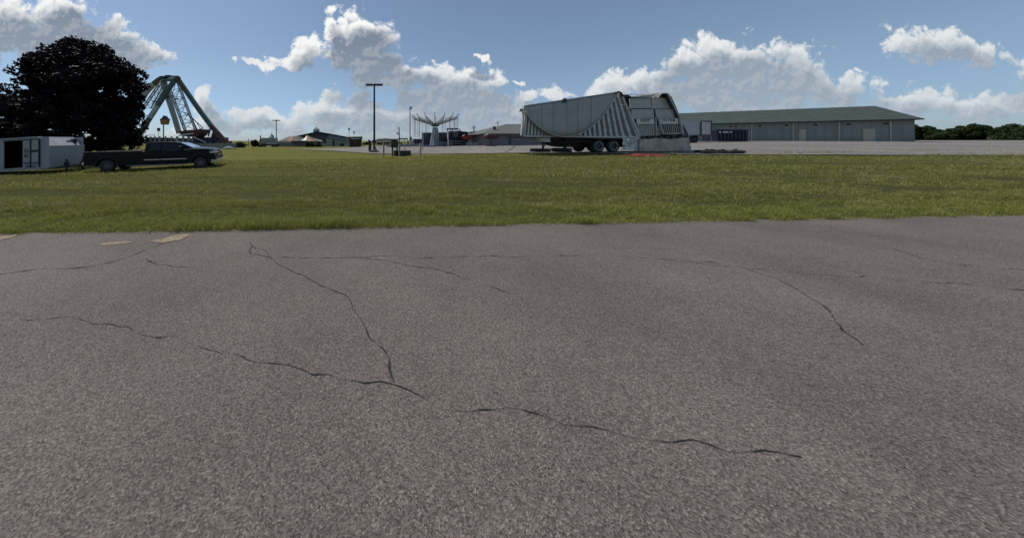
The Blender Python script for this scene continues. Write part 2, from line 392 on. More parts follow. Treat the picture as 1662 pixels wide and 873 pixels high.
def text_mesh(name, txt, size, matname, parent, mtx, extrude=.004, align='CENTER'):
    cu = bpy.data.curves.new(name, 'FONT'); cu.body = txt; cu.size = size; cu.extrude = extrude; cu.align_x = align; cu.align_y = 'CENTER'
    tmp = bpy.data.objects.new('tmp', cu); COL.objects.link(tmp)
    me = bpy.data.meshes.new_from_object(tmp.evaluated_get(bpy.context.evaluated_depsgraph_get())); bpy.data.objects.remove(tmp)
    me.transform(mtx); me.materials.clear(); me.materials.append(MC[matname])
    o = bpy.data.objects.new(name, me); COL.objects.link(o); o.parent = parent; return o
def copy_tree(o, parent=None):
    c = o.copy(); COL.objects.link(c); c.parent = parent
    for ch in [x for x in bpy.data.objects if x.parent == o]: copy_tree(ch, c)
    return c

# ================================================================== SETTING
def sheet(name, xs, ys, zf, matname, keep=None):
    Xg, Yg = np.meshgrid(xs, ys); Z = zf(Xg, Yg); nx, ny = len(xs), len(ys)
    v = np.stack([Xg, Yg, Z], -1).reshape(-1, 3)
    fs = [(j*nx+i, j*nx+i+1, (j+1)*nx+i+1, (j+1)*nx+i) for j in range(ny-1) for i in range(nx-1)]
    me = bpy.data.meshes.new(name); me.from_pydata(v.tolist(), [], fs); me.materials.append(MC[matname])
    me.polygons.foreach_set('use_smooth', [True] * len(me.polygons))
    o = bpy.data.objects.new(name, me); COL.objects.link(o); o['kind'] = 'structure'; return o
def geo(a, b, n): return np.geomspace(a, b, n)
gx = np.concatenate([-geo(2000, 31, 40), np.linspace(-30, 60, 220), geo(61, 2500, 40)])
gy = np.concatenate([-geo(300, 6, 10), np.linspace(-5, 4, 8), np.linspace(4.2, 30, 120), geo(30.5, 2500, 140)])
def bumps(X, Y):
    r = np.zeros_like(X)
    for k in range(9):
        a = rng.uniform(0, 6.28); f = rng.uniform(.5, 2.2); r += np.sin((X*math.cos(a)*.5 + Y*math.sin(a)) * f + rng.uniform(0, 6)) * .006
    return r * sst((s_edge(X, Y) - .1) / 1.0) * (1 - sst((Y - 14) / 3.5))
sheet('ground', gx, gy, lambda X, Y: gz(X, Y) + bumps(X, Y) - .012 * (s_edge(X, Y) < .0), 'grass_ground')
# near road: irregular front edge, cracks and sand lie on it
n = 420; ex = np.linspace(-70, 90, n); rj = lambda x: .075 * mnoise.fractal(Vector((x * 1.7, 0, 3)), 1, 2, 5) + .02 * mnoise.noise(Vector((x * 9, 4, 3)))
v = []; fs = []
for i, x in enumerate(ex):
    ye = 4.68 + .0576 * x + rj(x) + .02
    for k in range(6): v.append((x, -4.0 + .0576 * x + (ye + 4.0 - .0576 * x) * k / 5, .004 if k < 5 else .003))
for i in range(n - 1):
    for k in range(5): fs.append((i*6+k, (i+1)*6+k, (i+1)*6+k+1, i*6+k+1))
me = bpy.data.meshes.new('road'); me.from_pydata(v, [], fs); me.materials.append(MC['asphalt'])
o = bpy.data.objects.new('road', me); COL.objects.link(o); o['kind'] = 'structure'

def road_pt(px, py, z=.008): Y = (EYE - z) * F / (py - HY); return Vector(((px - HX) / F * Y, Y, z))
def crack_line(mb, pts, w, jit=.02, sub_=10):
    # crumbled crack: jittered spine, uneven ragged width, short side spurs
    W_ = [road_pt(*p) for p in pts]; P_ = []
    for a, b in zip(W_, W_[1:]):
        k_ = max(2, int((b-a).length/.045))
        for k in range(k_): P_.append(a.lerp(b, k/k_))
    P_.append(W_[-1]); Q = []; sd_ = w*1000+len(pts)
    for i, p in enumerate(P_):
        f_ = min(1, i/4, (len(P_)-1-i)/4)
        Q.append(p + Vector((mnoise.fractal(p*3+Vector((sd_, 0, 0)), 1, 2, 4)*.05, mnoise.fractal(p*3+Vector((0, sd_, 5)), 1, 2, 5)*.06, 0))*f_)
    wr = [w*.95*max(.12, .5+.9*mnoise.noise(Vector((i*.35, w*100, len(pts)))))*random.uniform(.5, 1.5) for i in range(len(Q))]
    nn = []
    for i in range(len(Q)):
        d = (Q[min(i+1, len(Q)-1)] - Q[max(i-1, 0)]).normalized(); nn.append(Vector((-d.y, d.x, 0)))
    vs = []
    for i in range(len(Q)): vs += [Q[i] - nn[i]*wr[i]*random.uniform(.4, 1.4), Q[i] + nn[i]*wr[i]*random.uniform(.4, 1.4)]
    mb.add(vs, [(2*i, 2*i+2, 2*i+3, 2*i+1) for i in range(len(Q)-1)])
    for i in range(3, len(Q)-3):
        if random.random() < .16:
            s_ = random.choice((-1, 1)); ln = w*random.uniform(1.5, 7); e = Q[i] + nn[i]*s_*ln + Vector((random.gauss(0, ln*.5), 0, 0)); mb.add([Q[i]-nn[i].orthogonal()*0+Vector((w*.3, 0, 0)), Q[i]-Vector((w*.3, 0, 0)), e], [(0, 1, 2)])
mb = MB()
crack_line(mb, [(290, 392), (262, 396), (240, 404), (212, 415), (180, 426), (150, 433), (100, 436), (40, 440), (-60, 446)], .012, .012)
crack_line(mb, [(246, 424), (238, 418), (240, 424), (252, 430), (300, 433)], .006, .01)
crack_line(mb, [(405, 392), (411, 400), (407, 408), (424, 412), (440, 420), (450, 429), (466, 436), (500, 450), (560, 480), (600, 540), (640, 620)], .009, .016)
crack_line(mb, [(411, 400), (420, 407), (436, 411), (441, 420)], .006, .014, 6)
crack_line(mb, [(440, 416), (490, 418), (540, 417), (590, 420), (630, 424), (660, 429), (700, 435), (760, 452), (840, 480)], .006, .012)
crack_line(mb, [(530, 418), (620, 416), (700, 417), (790, 416), (860, 414), (930, 414), (1010, 415), (1080, 421), (1140, 427), (1200, 434), (1330, 446), (1500, 455), (1662, 470)], .005, .012)
crack_line(mb, [(1100, 418), (1150, 424), (1210, 436), (1260, 452), (1340, 500), (1400, 560)], .007, .014)
crack_line(mb, [(-100, 500), (120, 520), (330, 560), (520, 600), (760, 660), (1000, 700), (1300, 740)], .004, .012, 16)
crack_line(mb, [(980, 400), (1040, 402), (1100, 405)], .004, .012)
crack_line(mb, [(1400, 390), (1440, 400), (1500, 420), (1560, 430), (1700, 440)], .006, .014)
tag(mb.build('road_crack', 'crack'), None, None, kind='structure')
def blob_sheet(name, outline, matname, z=.008):
    mb = MB(); pts = []
    for (a, b) in zip(outline, outline[1:] + outline[:1]):
        for k in range(8):
            p = road_pt(a[0] + (b[0]-a[0])*k/8, a[1] + (b[1]-a[1])*k/8, z); pts.append(p + Vector((mnoise.noise(p*5)*.06, mnoise.noise(p*7)*.03, 0)))
    c = sum(pts, Vector()) / len(pts); n_ = len(pts)
    mb.add(pts + [c], [(i, (i+1) % n_, n_) for i in range(n_)]); return tag(mb.build(name, matname), None, None, kind='structure')
blob_sheet('sand_patch', [(160, 396), (180, 393), (212, 391.5), (216, 393), (200, 396), (170, 397)], 'sand')
blob_sheet('sand_patch', [(240, 392), (262, 388), (288, 381), (306, 378.5), (306, 383), (290, 390), (262, 394)], 'sand', .010)
blob_sheet('sand_patch', [(-40, 383), (0, 382), (16, 381), (30, 380), (20, 385), (0, 390), (-40, 392)], 'sand')
# parking lot
mb = MB(); cols_ = list(np.linspace(476, 1760, 190)); rows = 60
low_b = [(476, 243.2), (520, 244.5), (560, 247.0), (600, 250.0), (640, 250.8), (700, 251.0), (760, 250.4), (830, 249.4), (870, 248.6), (940, 249.4), (1000, 250.6), (1060, 251.8), (1200, 252.4), (1400, 253), (1760, 254)]
top_b = [(476, 242.9), (520, 242.2), (555, 241.2), (575, 240.2), (592, 238.4), (600, 236.0), (1760, 200)]
def lerp_tab(tab, x):
    return float(np.interp(x, [a for a, b in tab], [b for a, b in tab]))
vs = []; fs = []
for i, px in enumerate(cols_):
    y0 = lerp_tab(low_b, px) + .35 * mnoise.noise(Vector((px * .06, 1, 0)))
    p0 = hit(px, y0); y1 = lerp_tab(top_b, px)
    Y1 = hit(px, y1).y if px < 600 else 130.0
    for k in range(rows):
        Y = p0.y * (max(Y1, p0.y + .2) / p0.y) ** (k / (rows - 1)); x = (px - HX) / F * Y
        vs.append((x, Y, g1(x, Y) + (.05 if px > 1150 else .03) + .001 * Y))
for i in range(len(cols_) - 1):
    for k in range(rows - 1): fs.append((i*rows+k, (i+1)*rows+k, (i+1)*rows+k+1, i*rows+k+1))
tag(MB().m('lot_asphalt').add(vs, fs).build('parking_lot', None, smooth=True), None, None, kind='structure')

# ------------------------------------------------------------------ grass
def vnoise(x, y, seed):
    xi = np.floor(x).astype(np.int64); yi = np.floor(y).astype(np.int64); fx = sst(x - xi); fy = sst(y - yi)
    def h_(a, b): v = (a*374761393 + b*668265263 + seed*974711) & 0xFFFFFFFF; v = ((v ^ (v >> 13))*1274126177) & 0xFFFFFFFF; return ((v ^ (v >> 16)) & 0xFFFF)/65535.0
    return (h_(xi, yi)*(1-fx) + h_(xi+1, yi)*fx)*(1-fy) + (h_(xi, yi+1)*(1-fx) + h_(xi+1, yi+1)*fx)*fy
def grass():
    V = []; Fa = []; tot = 0
    def zone(s0, s1, dens, h, w, xr):
        nonlocal tot
        nmax = int(dens * (xr[1]-xr[0]) * (s1-s0)); X = rng.uniform(xr[0], xr[1], nmax); s = rng.uniform(s0, s1, nmax); Y = 4.68 + .0576*X + s
        k = (X > -1.52*Y - 3.5) & (X < 2.58*Y + 5); X, Y, s = X[k], Y[k], s[k]
        # uneven cover: clumps, hollows and thin spots
        c1 = vnoise(X*.28+Y*.1, Y*1.7, 1); c2 = vnoise(X*2.6, Y*5.0, 2); c3 = vnoise(X*7, Y*10, 3)
        den = .5*c1 + .32*c2 + .18*c3; k = rng.uniform(0, 1, len(X)) < np.clip(.22 + 2.0*(den-.24), .06, 1); X, Y, s, den, c2, c3 = X[k], Y[k], s[k], den[k], c2[k], c3[k]; n_ = len(X)
        edge = np.exp(-(s/.30)**2); tall = (.28 + 1.4*sst((den-.25)/.5)) * (1 + .35*edge) * (.75 + .5*c3)
        hh = h * tall * rng.uniform(.55, 1.25, n_); ww = w * rng.uniform(.6, 1.3, n_)
        an = rng.uniform(0, 2*np.pi, n_); ln = rng.uniform(.2, 1.1, n_) * hh; la = rng.uniform(0, 2*np.pi, n_)
        Z = gz(X, Y) - .01
        dx, dyy = np.cos(an)*ww/2, np.sin(an)*ww/2; lx, ly = np.cos(la)*ln, np.sin(la)*ln
        a = np.stack([X-dx, Y-dyy, Z], 1); b = np.stack([X+dx, Y+dyy, Z], 1)
        c = np.stack([X+dx*.75+lx*.35, Y+dyy*.75+ly*.35, Z+hh*.6], 1); d = np.stack([X-dx*.75+lx*.35, Y-dyy*.75+ly*.35, Z+hh*.6], 1)
        e = np.stack([X+lx, Y+ly, Z+hh*rng.uniform(.8, 1, n_)], 1)
        V.append(np.stack([a, b, c, d, e], 1).reshape(-1, 3))
        base = tot + np.arange(n_)[:, None]*5
        Fa.append((base, n_)); tot += n_*5
    zone(-.07, .5, 5200, .085, .006, (-12, 20)); zone(.5, 2.2, 3600, .072, .007, (-15, 25)); zone(2.2, 5, 1500, .072, .010, (-19, 33))
    zone(5, 10, 520, .07, .017, (-24, 42)); zone(10, 17, 150, .07, .032, (-34, 62))
    V_ = np.concatenate(V).astype(np.float32); nb = tot // 5; base = np.arange(nb) * 5
    quad = np.stack([base, base+1, base+2, base+3], 1); tri = np.stack([base+3, base+2, base+4], 1)
    loops = np.concatenate([quad.reshape(-1), tri.reshape(-1)]).astype(np.int32)
    starts = np.concatenate([np.arange(nb)*4, nb*4 + np.arange(nb)*3]).astype(np.int32)
    me = bpy.data.meshes.new('grass'); me.vertices.add(len(V_)); me.vertices.foreach_set('co', V_.reshape(-1))
    me.loops.add(len(loops)); me.loops.foreach_set('vertex_index', loops); me.polygons.add(2*nb); me.polygons.foreach_set('loop_start', starts)
    me.update(calc_edges=True); me.materials.append(MC['grass_blade'])
    o = bpy.data.objects.new('grass', me); COL.objects.link(o); o['kind'] = 'stuff'; print('blades', nb)
grass()

# ------------------------------------------------------------------ trees
def leaves_obj(name, pts, size, matname, parent, flat=.5):
    n_ = len(pts); pts = np.asarray(pts, float) - np.array(parent_world(parent)); sz = size * rng.uniform(.6, 1.35, n_)
    a = rng.normal(size=(n_, 3)); a /= np.linalg.norm(a, axis=1)[:, None]; b = rng.normal(size=(n_, 3)); b[:, 2] *= flat
    b -= (a*b).sum(1)[:, None]*a; b /= np.linalg.norm(b, axis=1)[:, None]
    a *= sz[:, None]; b *= sz[:, None]*.62
    cr = np.cross(a, b); cr /= np.linalg.norm(cr, axis=1)[:, None]; cr *= sz[:, None]*.22
    v = np.stack([pts-a, pts-a*.1-b+cr, pts+a, pts-a*.1+b+cr], 1).reshape(-1, 3); base = np.arange(n_)*4
    me = bpy.data.meshes.new(name); me.from_pydata(v.tolist(), [], np.stack([base, base+1, base+2, base+3], 1).tolist()); me.materials.append(MC[matname])
    o = bpy.data.objects.new(name, me); COL.objects.link(o); o.parent = parent; return o
def trunk_mb(base, top, r, limbs, spread):
    mb = MB(); p = Vector(base); H = (Vector(top) - p).length
    prev = p; pr = r
    for k in range(1, 7):
        q = p.lerp(Vector(top), k/6) + Vector((random.gauss(0, .04*H/8), random.gauss(0, .04*H/8), 0)); rr = r*(1 - .8*k/6)
        mb.tube(prev, q, pr, rr, 10); prev, pr = q, rr
    for i in range(limbs):
        s_ = p.lerp(Vector(top), random.uniform(.18, .75)); an = random.uniform(0, 6.28); ln = random.uniform(.5, 1)*spread
        a = s_; ar = r*.38
        d = Vector((math.cos(an), math.sin(an), random.uniform(.15, .8)))
        for k in range(4):
            b = a + d*ln/4; br = ar*.7; mb.tube(a, b, ar, br, 6)
            if k: 
                tw = b + Vector((random.gauss(0, 1), random.gauss(0, 1), random.uniform(.1, 1)))*ln*.18; mb.tube(b, tw, br*.6, br*.25, 5)
            a, ar = b, br; d = (d + Vector((random.gauss(0, .18), random.gauss(0, .18), .12))).normalized()*d.length
    return mb
def tree(name, label, cat, px, Y, prof, leafn, leafs, leafmat, trunk_r, clumps=220, crad=.75, group=None, hollow=.35):
    """prof: [(row, left column, right column)] of the crown's outline; turned into a real round crown at distance Y"""
    base = col_pt(px, Y); t = thing(name, label, cat, base, group)
    zs = []; ls = []; rs = []
    for (py, l, r_) in prof:
        zs.append(EYE - (py-HY)/F*Y); ls.append((l-HX)/F*Y); rs.append((r_-HX)/F*Y)
    zs, ls, rs = [np.array(a)[np.argsort(zs)] for a in (zs, ls, rs)]
    pts = []; tot = 0
    cl = []
    while len(cl) < clumps:
        z = random.uniform(zs[0], zs[-1]); l = np.interp(z, zs, ls); r_ = np.interp(z, zs, rs); c = (l+r_)/2; rad = max(.05, (r_-l)/2 - crad*.25)
        q = math.sqrt(random.uniform(hollow, 1.0)); an = random.uniform(0, 2*math.pi)
        dy_ = rad*q*math.sin(an)*.8; kk = 1+dy_/Y; cl.append(((c + rad*q*math.cos(an))*kk, Y+dy_, EYE+(z-EYE)*(1+.8*dy_/Y), crad*random.choice((.45, .6, .8, 1.0, 1.25))))
    per = leafn // clumps
    for (x, y, z, r_) in cl:
        g_ = rng.normal(size=(per, 3)); g_ /= np.linalg.norm(g_, axis=1)[:, None]; g_ *= (r_*rng.uniform(.35, 1.0, per)**.6)[:, None]; g_[:, 2] *= .62
        g_[:, 2] -= .12*(g_[:, 0]**2 + g_[:, 1]**2)
        pts.append(g_ + np.array([x, y, z]))
    pts = np.concatenate(pts); pts = pts[pts[:, 2] > base.z + .1]
    trunk_mb(base - Vector((0, 0, .1)), (base.x, base.y, zs[0] + (zs[-1]-zs[0])*.62), trunk_r, 16, (rs.max()-ls.min())*.26).build('trunk', 'bark', t, smooth=True)
    leaves_obj('crown', pts, leafs, leafmat, t)
    return t
tree('maple_tree', 'large dark purple-leaved tree standing behind the white cargo trailer', 'tree', 108, 24.5,
     [(71, 112, 148), (78, 98, 168), (86, 58, 186), (95, 36, 204), (108, 28, 212), (122, 24, 230), (138, 8, 238), (152, -10, 238), (172, -24, 240), (195, -32, 241), (215, -30, 240), (232, -26, 234), (246, -15, 222)],
     88000, .15, 'maple_leaf', .38, 520, .85, hollow=.05)
def bush(name, label, px, Y, prof, n_, sz, lm, cr, grp=None):
    return tree(name, label, 'bush' if 'shrub' in name else 'tree', px, Y, prof, n_, sz, lm, .06, 40, cr, grp, .0)
bush('shrub', 'low dark rounded shrub on the grass crest beside the blue tarp', 388, 62, [(233, 385, 391), (236, 380, 396), (240, 378, 398)], 1500, .22, 'dark_leaf', .5)
bush('shrub', 'leaning dark shrub left of the white box truck', 410, 72, [(228.5, 409, 414), (232, 407, 421), (237, 410, 424)], 1500, .25, 'dark_leaf', .5)

# ================================================================== WHITE CARGO TRAILER
def cargo_trailer():
    a = R(5); e = Vector((math.cos(a), math.sin(a), 0)); nrm = Vector((-math.sin(a), math.cos(a), 0))
    C0 = Vector((-17.6, 14.9, 0))
    pitch = .065
    def sp(px, py, d=0):                    # point on the near side wall plane
        u = (px-HX)/F; q = C0 + nrm*d; det = e.x - u*e.y; tt = (u*q.y - q.x)/det; p = q + e*tt
        p.z = EYE - (py-HY)/F*p.y; return p
    t = thing('cargo_trailer', 'white enclosed cargo trailer with sloped nose and open side door behind the pickup', 'trailer', (-19.5, 15.8, g1(-19.5, 15.8)))
    W_ = nrm*2.0
    top0, bot0 = sp(60, 223), sp(60, 273.5); slope = (sp(60, 223).z - sp(0, 228).z)/(sp(60, 223)-sp(0, 228)).to_2d().length
    def P_(dist, h):                         # along the body from the lower front corner, backward = negative
        q = C0 + e*dist; return Vector((q.x, q.y, sp(80, 272).z + slope*dist*.75 + h))
    H = 1.70
    # body shell: side walls, roof, floor, back; near wall has the door hole
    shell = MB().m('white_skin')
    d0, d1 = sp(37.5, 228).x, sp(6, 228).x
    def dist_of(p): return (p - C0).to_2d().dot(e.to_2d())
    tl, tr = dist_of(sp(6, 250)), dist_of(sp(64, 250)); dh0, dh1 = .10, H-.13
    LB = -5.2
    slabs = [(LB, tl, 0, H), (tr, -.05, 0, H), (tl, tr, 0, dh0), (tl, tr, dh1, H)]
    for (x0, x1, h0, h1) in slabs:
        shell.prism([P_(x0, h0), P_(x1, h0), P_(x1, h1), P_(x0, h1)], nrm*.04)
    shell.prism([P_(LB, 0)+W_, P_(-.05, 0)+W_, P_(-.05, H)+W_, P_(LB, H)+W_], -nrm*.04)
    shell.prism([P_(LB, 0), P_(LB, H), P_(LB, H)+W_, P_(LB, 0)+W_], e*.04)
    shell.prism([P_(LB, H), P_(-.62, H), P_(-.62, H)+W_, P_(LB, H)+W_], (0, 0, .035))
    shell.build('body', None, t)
    # nose: sloped upper panel and vertical front
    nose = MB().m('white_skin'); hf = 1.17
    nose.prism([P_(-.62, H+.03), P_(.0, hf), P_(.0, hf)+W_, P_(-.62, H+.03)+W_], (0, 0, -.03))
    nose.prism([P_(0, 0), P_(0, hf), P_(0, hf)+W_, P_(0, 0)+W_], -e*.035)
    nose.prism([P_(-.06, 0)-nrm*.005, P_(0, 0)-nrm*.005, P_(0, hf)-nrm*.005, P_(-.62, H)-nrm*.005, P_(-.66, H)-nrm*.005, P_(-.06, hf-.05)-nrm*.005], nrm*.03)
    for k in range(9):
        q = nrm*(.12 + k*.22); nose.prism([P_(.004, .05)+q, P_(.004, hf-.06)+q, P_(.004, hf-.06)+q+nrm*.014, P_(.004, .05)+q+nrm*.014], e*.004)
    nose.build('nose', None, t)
    tr_ = MB().m('alu')
    for (x0, x1) in ((LB, -.6),): tr_.beam(P_(x0, H+.02)-nrm*.012, P_(x1, H+.02)-nrm*.012, .06, .05)
    tr_.beam(P_(LB, -.02)-nrm*.012, P_(0, -.02)-nrm*.012, .07, .08); tr_.beam(P_(.01, -.02), P_(.01, -.02)+W_, .05, .07)
    tr_.beam(P_(.012, hf), P_(.012, hf)+W_, .03, .05); tr_.build('trim', None, t)
    # dark interior
    MB().m('black').prism([P_(LB+.1, .03)+nrm*.06, P_(-.1, .03)+nrm*.06, P_(-.1, .03)+nrm*1.9, P_(LB+.1, .03)+nrm*1.9], (0, 0, .03)).prism(
        [P_(LB+.1, .06)+nrm*1.6, P_(-.1, .06)+nrm*1.6, P_(-.1, H-.1)+nrm*1.6, P_(LB+.1, H-.1)+nrm*1.6], nrm*.03).build('interior', None, t)
    # two folded door leaves with black edging; right leaf in two halves
    x1, x2, x3, x4 = [dist_of(sp(q, 250)) for q in (37.5, 50, 51.5, 64)]
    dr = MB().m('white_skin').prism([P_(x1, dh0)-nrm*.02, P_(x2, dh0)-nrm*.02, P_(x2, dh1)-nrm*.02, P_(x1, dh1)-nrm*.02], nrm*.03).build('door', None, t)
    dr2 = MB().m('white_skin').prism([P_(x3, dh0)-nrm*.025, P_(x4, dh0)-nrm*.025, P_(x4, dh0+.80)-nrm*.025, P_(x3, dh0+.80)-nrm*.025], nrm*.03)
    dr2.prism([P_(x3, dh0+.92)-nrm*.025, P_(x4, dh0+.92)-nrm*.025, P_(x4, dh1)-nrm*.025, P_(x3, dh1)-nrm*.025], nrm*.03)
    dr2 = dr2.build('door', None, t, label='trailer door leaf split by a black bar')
    fr = MB().m('black')
    for x in ((x2+x3)/2, x4+.02): fr.beam(P_(x, dh0-.03)-nrm*.03, P_(x, dh1+.03)-nrm*.03, .05, .05)
    fr.beam(P_(tl, dh1+.02)-nrm*.02, P_(x4+.02, dh1+.02)-nrm*.02, .04, .05); fr.beam(P_(x3, dh0+.86)-nrm*.03, P_(x4, dh0+.86)-nrm*.03, .05, .11)
    fr.build('door_frame', None, t)
    def tx(s, px, py, size, d, mt='text_purple'):
        p = sp(px, py) - nrm*.05; m_ = Matrix((( e.x, 0, -nrm.x, p.x), (e.y, 0, -nrm.y, p.y), (.06, 1, 0, p.z), (0, 0, 0, 1)))
        base = Vector(t['_base']); m_ = Matrix.Translation(-base) @ m_
        return text_mesh('lettering', s, size, mt, t, m_)
    tx('G', 43.8, 245.3, .30, 0); tx('K', 44.0, 253.3, .30, 0); tx('Tarbrook', 51, 264.6, .185, 0); tx('Play Co', 51, 270, .16, 0)
    # skirt box, wheels, tongue, jack
    for x in (-3.6, -4.4):
        p = P_(x, 0); z = g1(p.x, p.y)
        w = MB().m('rubber').lathe([(.0, .0), (.2, 0), (.33, .02), (.34, .1), (.33, .19), (.2, .2), (0, .2)], (p.x, p.y+.02, z+.33), 'y').build('wheel', None, t, smooth=True)
        sub(MB().m('chrome').lathe([(0, -.02), (.1, -.01), (.19, .0), (.2, .03)], (p.x, p.y+.02, z+.33), 'y'), 'rim', None, w, smooth=True)
    tg = MB().m('lamp_black'); a0 = P_(0, -.06)+nrm*.35; a1 = P_(0, -.06)+nrm*1.65; hitch = Vector((-16.25, 15.95, g1(-16.2, 15.9)+.48))
    tg.beam(a0, hitch, .08, .1); tg.beam(a1, hitch, .08, .1); tg.build('tongue', None, t)
    for (q, zz) in ((nrm*.55, .75), (nrm*1.5, .62)):
        p = P_(.35, -.05)+q; MB().m('black').tube((p.x, p.y, p.z-.35), (p.x, p.y, p.z+zz*.6), .05).box((p.x-.09, p.y-.07, p.z-.02), (p.x+.09, p.y+.07, p.z+.26)).build('jack', None, t)
    q = P_(-.35, 1.42)+nrm*1.4
    MB().m('lamp_lens').beam(P_(-.33, 1.50)+nrm*1.25, P_(-.33, 1.50)+nrm*1.62, .09, .03).build('marker_light', None, t)
cargo_trailer()

# ================================================================== PICKUP
def pickup():
    A = Vector((-15.75, 14.9, 0)); B = Vector((-8.99, 16.9, 0)); d = (B-A).normalized(); th = math.atan2(d.y, d.x); LN = 6.57
    zr, zf = EYE-(279.8-HY)/F*15.3, EYE-(273.6-HY)/F*16.6
    n_ = Vector((-d.y, d.x, 0)); org = A + n_*1.0
    t = thing('pickup_truck', 'dark crew cab pickup truck with chrome trim parked on the grass', 'pickup truck', (org.x, org.y, zr-.03), local=True)
    pit = math.atan2(zf-zr, 4.6); t.rotation_euler = (0, -pit, th)
    Mw = (Matrix.Translation(t.location) @ t.rotation_euler.to_matrix().to_4x4()).inverted()
    def lp(zx, zy, y=-1.0):                 # zoomed photo pick -> local (x, z) on the near side
        px, py = 120 + zx/6.392, 210 + zy/6.392; u = (px-HX)/F
        q = A; tt = (u*q.y - q.x)/(d.x - u*d.y); p = q + d*tt; p.z = EYE-(py-HY)/F*p.y; l = Mw @ p; return (l.x, l.z)
    Y0, Y1 = -1.0, 1.0
    def ext(pts, y0, y1): return [(p[0], y0, p[1]) for p in pts], (0, y1-y0, 0)
    cr = lp(335, 385); cf = lp(1310, 352); r = .37
    cr = (cr[0], r); cf = (cf[0], r)
    def arch(c, rr, n=10): return [(c[0] + rr*math.cos(math.pi*k/n), max(c[1] + rr*math.sin(math.pi*k/n), c[1])) for k in range(n+1)]
    zb = .40
    bedtop = lp(100, 243)[1]
    # lower body: from rear bottom clockwise
    rear = lp(98, 243); capr = lp(706, 230)
    lower = [(.02, zb+.05), (.0, .62), (.0, rear[1]), (capr[0], capr[1]+.0), (lp(1000, 225)[0], lp(1000, 228)[1]), (lp(1235, 200)[0], lp(1235, 200)[1])]
    hood = [lp(1310, 199), lp(1380, 203), lp(1425, 212), lp(1450, 226), lp(1460, 242)]
    frontp = [(LN-.06, .70), (LN-.05, .52), (LN-.12, zb)]
    bot = [(cf[0]+.46, zb)] + [(x, max(z, zb)) for x, z in arch(cf, .46)] + [(cf[0]-.46, zb), (cr[0]+.47, zb)] + [(x, max(z, zb)) for x, z in arch(cr, .47)] + [(cr[0]-.47, zb)]
    ring = lower + hood + frontp + bot
    mbb = MB(); pts, off = ext(ring, -.98, .98); mbb.prism(pts, off)
    body = mbb.build('body', 'truck_paint', t, bevel=.035)
    # hood crown highlight sheet
    hd = MB(); hp = [lp(1215, 196)] + hood[:4]; top = [(p[0], p[1]+.03) for p in hp]
    hd.add([(p[0], -.93, p[1]+.002) for p in hp] + [(p[0], -.5, p[1]+.03) for p in top] + [(p[0], .5, p[1]+.03) for p in top] + [(p[0], .93, p[1]+.002) for p in hp],
           [(j*5+k, j*5+k+1, (j+1)*5+k+1, (j+1)*5+k) for j in range(3) for k in range(4)])
    hd.build('hood', 'truck_paint', t, smooth=True)
    # fender flares
    for c, rr in ((cf, .46), (cr, .47)):
        n2 = 14
        for sgn in (-1, 1):
            fl = MB()
            o_ = [(c[0]+(rr+.07)*math.cos(math.pi*k/n2), c[1]+(rr+.07)*math.sin(math.pi*k/n2)) for k in range(n2+1)]; i_ = [(c[0]+rr*math.cos(math.pi*k/n2), c[1]+rr*math.sin(math.pi*k/n2)) for k in range(n2+1)]
            vs = [(x, sgn*.98, z) for x, z in o_] + [(x, sgn*1.035, z) for x, z in i_] + [(x, sgn*.93, z) for x, z in i_]
            fl.add(vs, [(k, k+1, n2+1+k+1, n2+1+k) for k in range(n2)] + [(n2+1+k, n2+2+k, 2*n2+3+k, 2*n2+2+k) for k in range(n2)])
            fl.build('fender', 'truck_paint', t, smooth=True)
    # cab greenhouse, narrower at the roof
    gp = [lp(716, 230), lp(724, 200), lp(748, 146), lp(790, 136), lp(900, 130), lp(1010, 130), lp(1085, 138), lp(1150, 162), lp(1238, 200)]
    zb_, zt_ = min(p[1] for p in gp), max(p[1] for p in gp)
    def yy(z, s_=0): return .93 - .20*(z-zb_)/(zt_-zb_) + s_
    gh = MB(); n3 = len(gp)
    gh.add([(x, -yy(z), z) for x, z in gp] + [(x, yy(z), z) for x, z in gp], [tuple(range(n3)), tuple(range(n3, 2*n3))[::-1]] + [(k, k+n3, (k+1) % n3+n3, (k+1) % n3) for k in range(n3)])
    cab = gh.build('cab', 'truck_paint', t, bevel=.03)
    def win(name, pts, mt, sides=(-1, 1)):
        mb = MB()
        for sgn in sides:
            P3 = [(x, sgn*yy(z, .006), z) for x, z in pts]; mb.prism(P3, (0, sgn*.006, 0))
        return mb.build(name, mt, t)
    for sd_ in (-1, 1): win('window', [lp(768, 222), lp(776, 160), lp(792, 150), lp(888, 147), lp(888, 222)], 'glass_dark', (sd_,))
    for sd_ in (-1, 1): win('window', [lp(908, 222), lp(908, 148), lp(1000, 146), lp(1060, 158), lp(1140, 215), lp(1130, 222)], 'glass_dark', (sd_,))
    # windshield
    a_, b_ = lp(1092, 142), lp(1234, 196)
    ws = MB(); nx = (b_[1]-a_[1], -(b_[0]-a_[0])); ln_ = math.hypot(*nx); ox, oz = -nx[0]/ln_*-.012, .014
    ws.add([(a_[0]+.01, -yy(a_[1], -.05), a_[1]+oz), (b_[0]+.01, -yy(b_[1], -.03), b_[1]+oz), (b_[0]+.01, yy(b_[1], -.03), b_[1]+oz), (a_[0]+.01, yy(a_[1], -.05), a_[1]+oz)], [(0, 1, 2, 3)])
    ws.build('windshield', 'glass_sky', t)
    # trim strips along the side, door seams and handles
    z1 = lp(800, 316)[1]
    for (x0, x1) in ((lp(718, 0)[0], lp(882, 0)[0]), (lp(892, 0)[0], lp(1163, 0)[0])):
        for ya, yb in ((-1.0, -.975), (.975, 1.0)): MB().box((x0, ya, z1-.022), (x1, yb, z1+.022)).build('trim_strip', 'sign_grey', t)
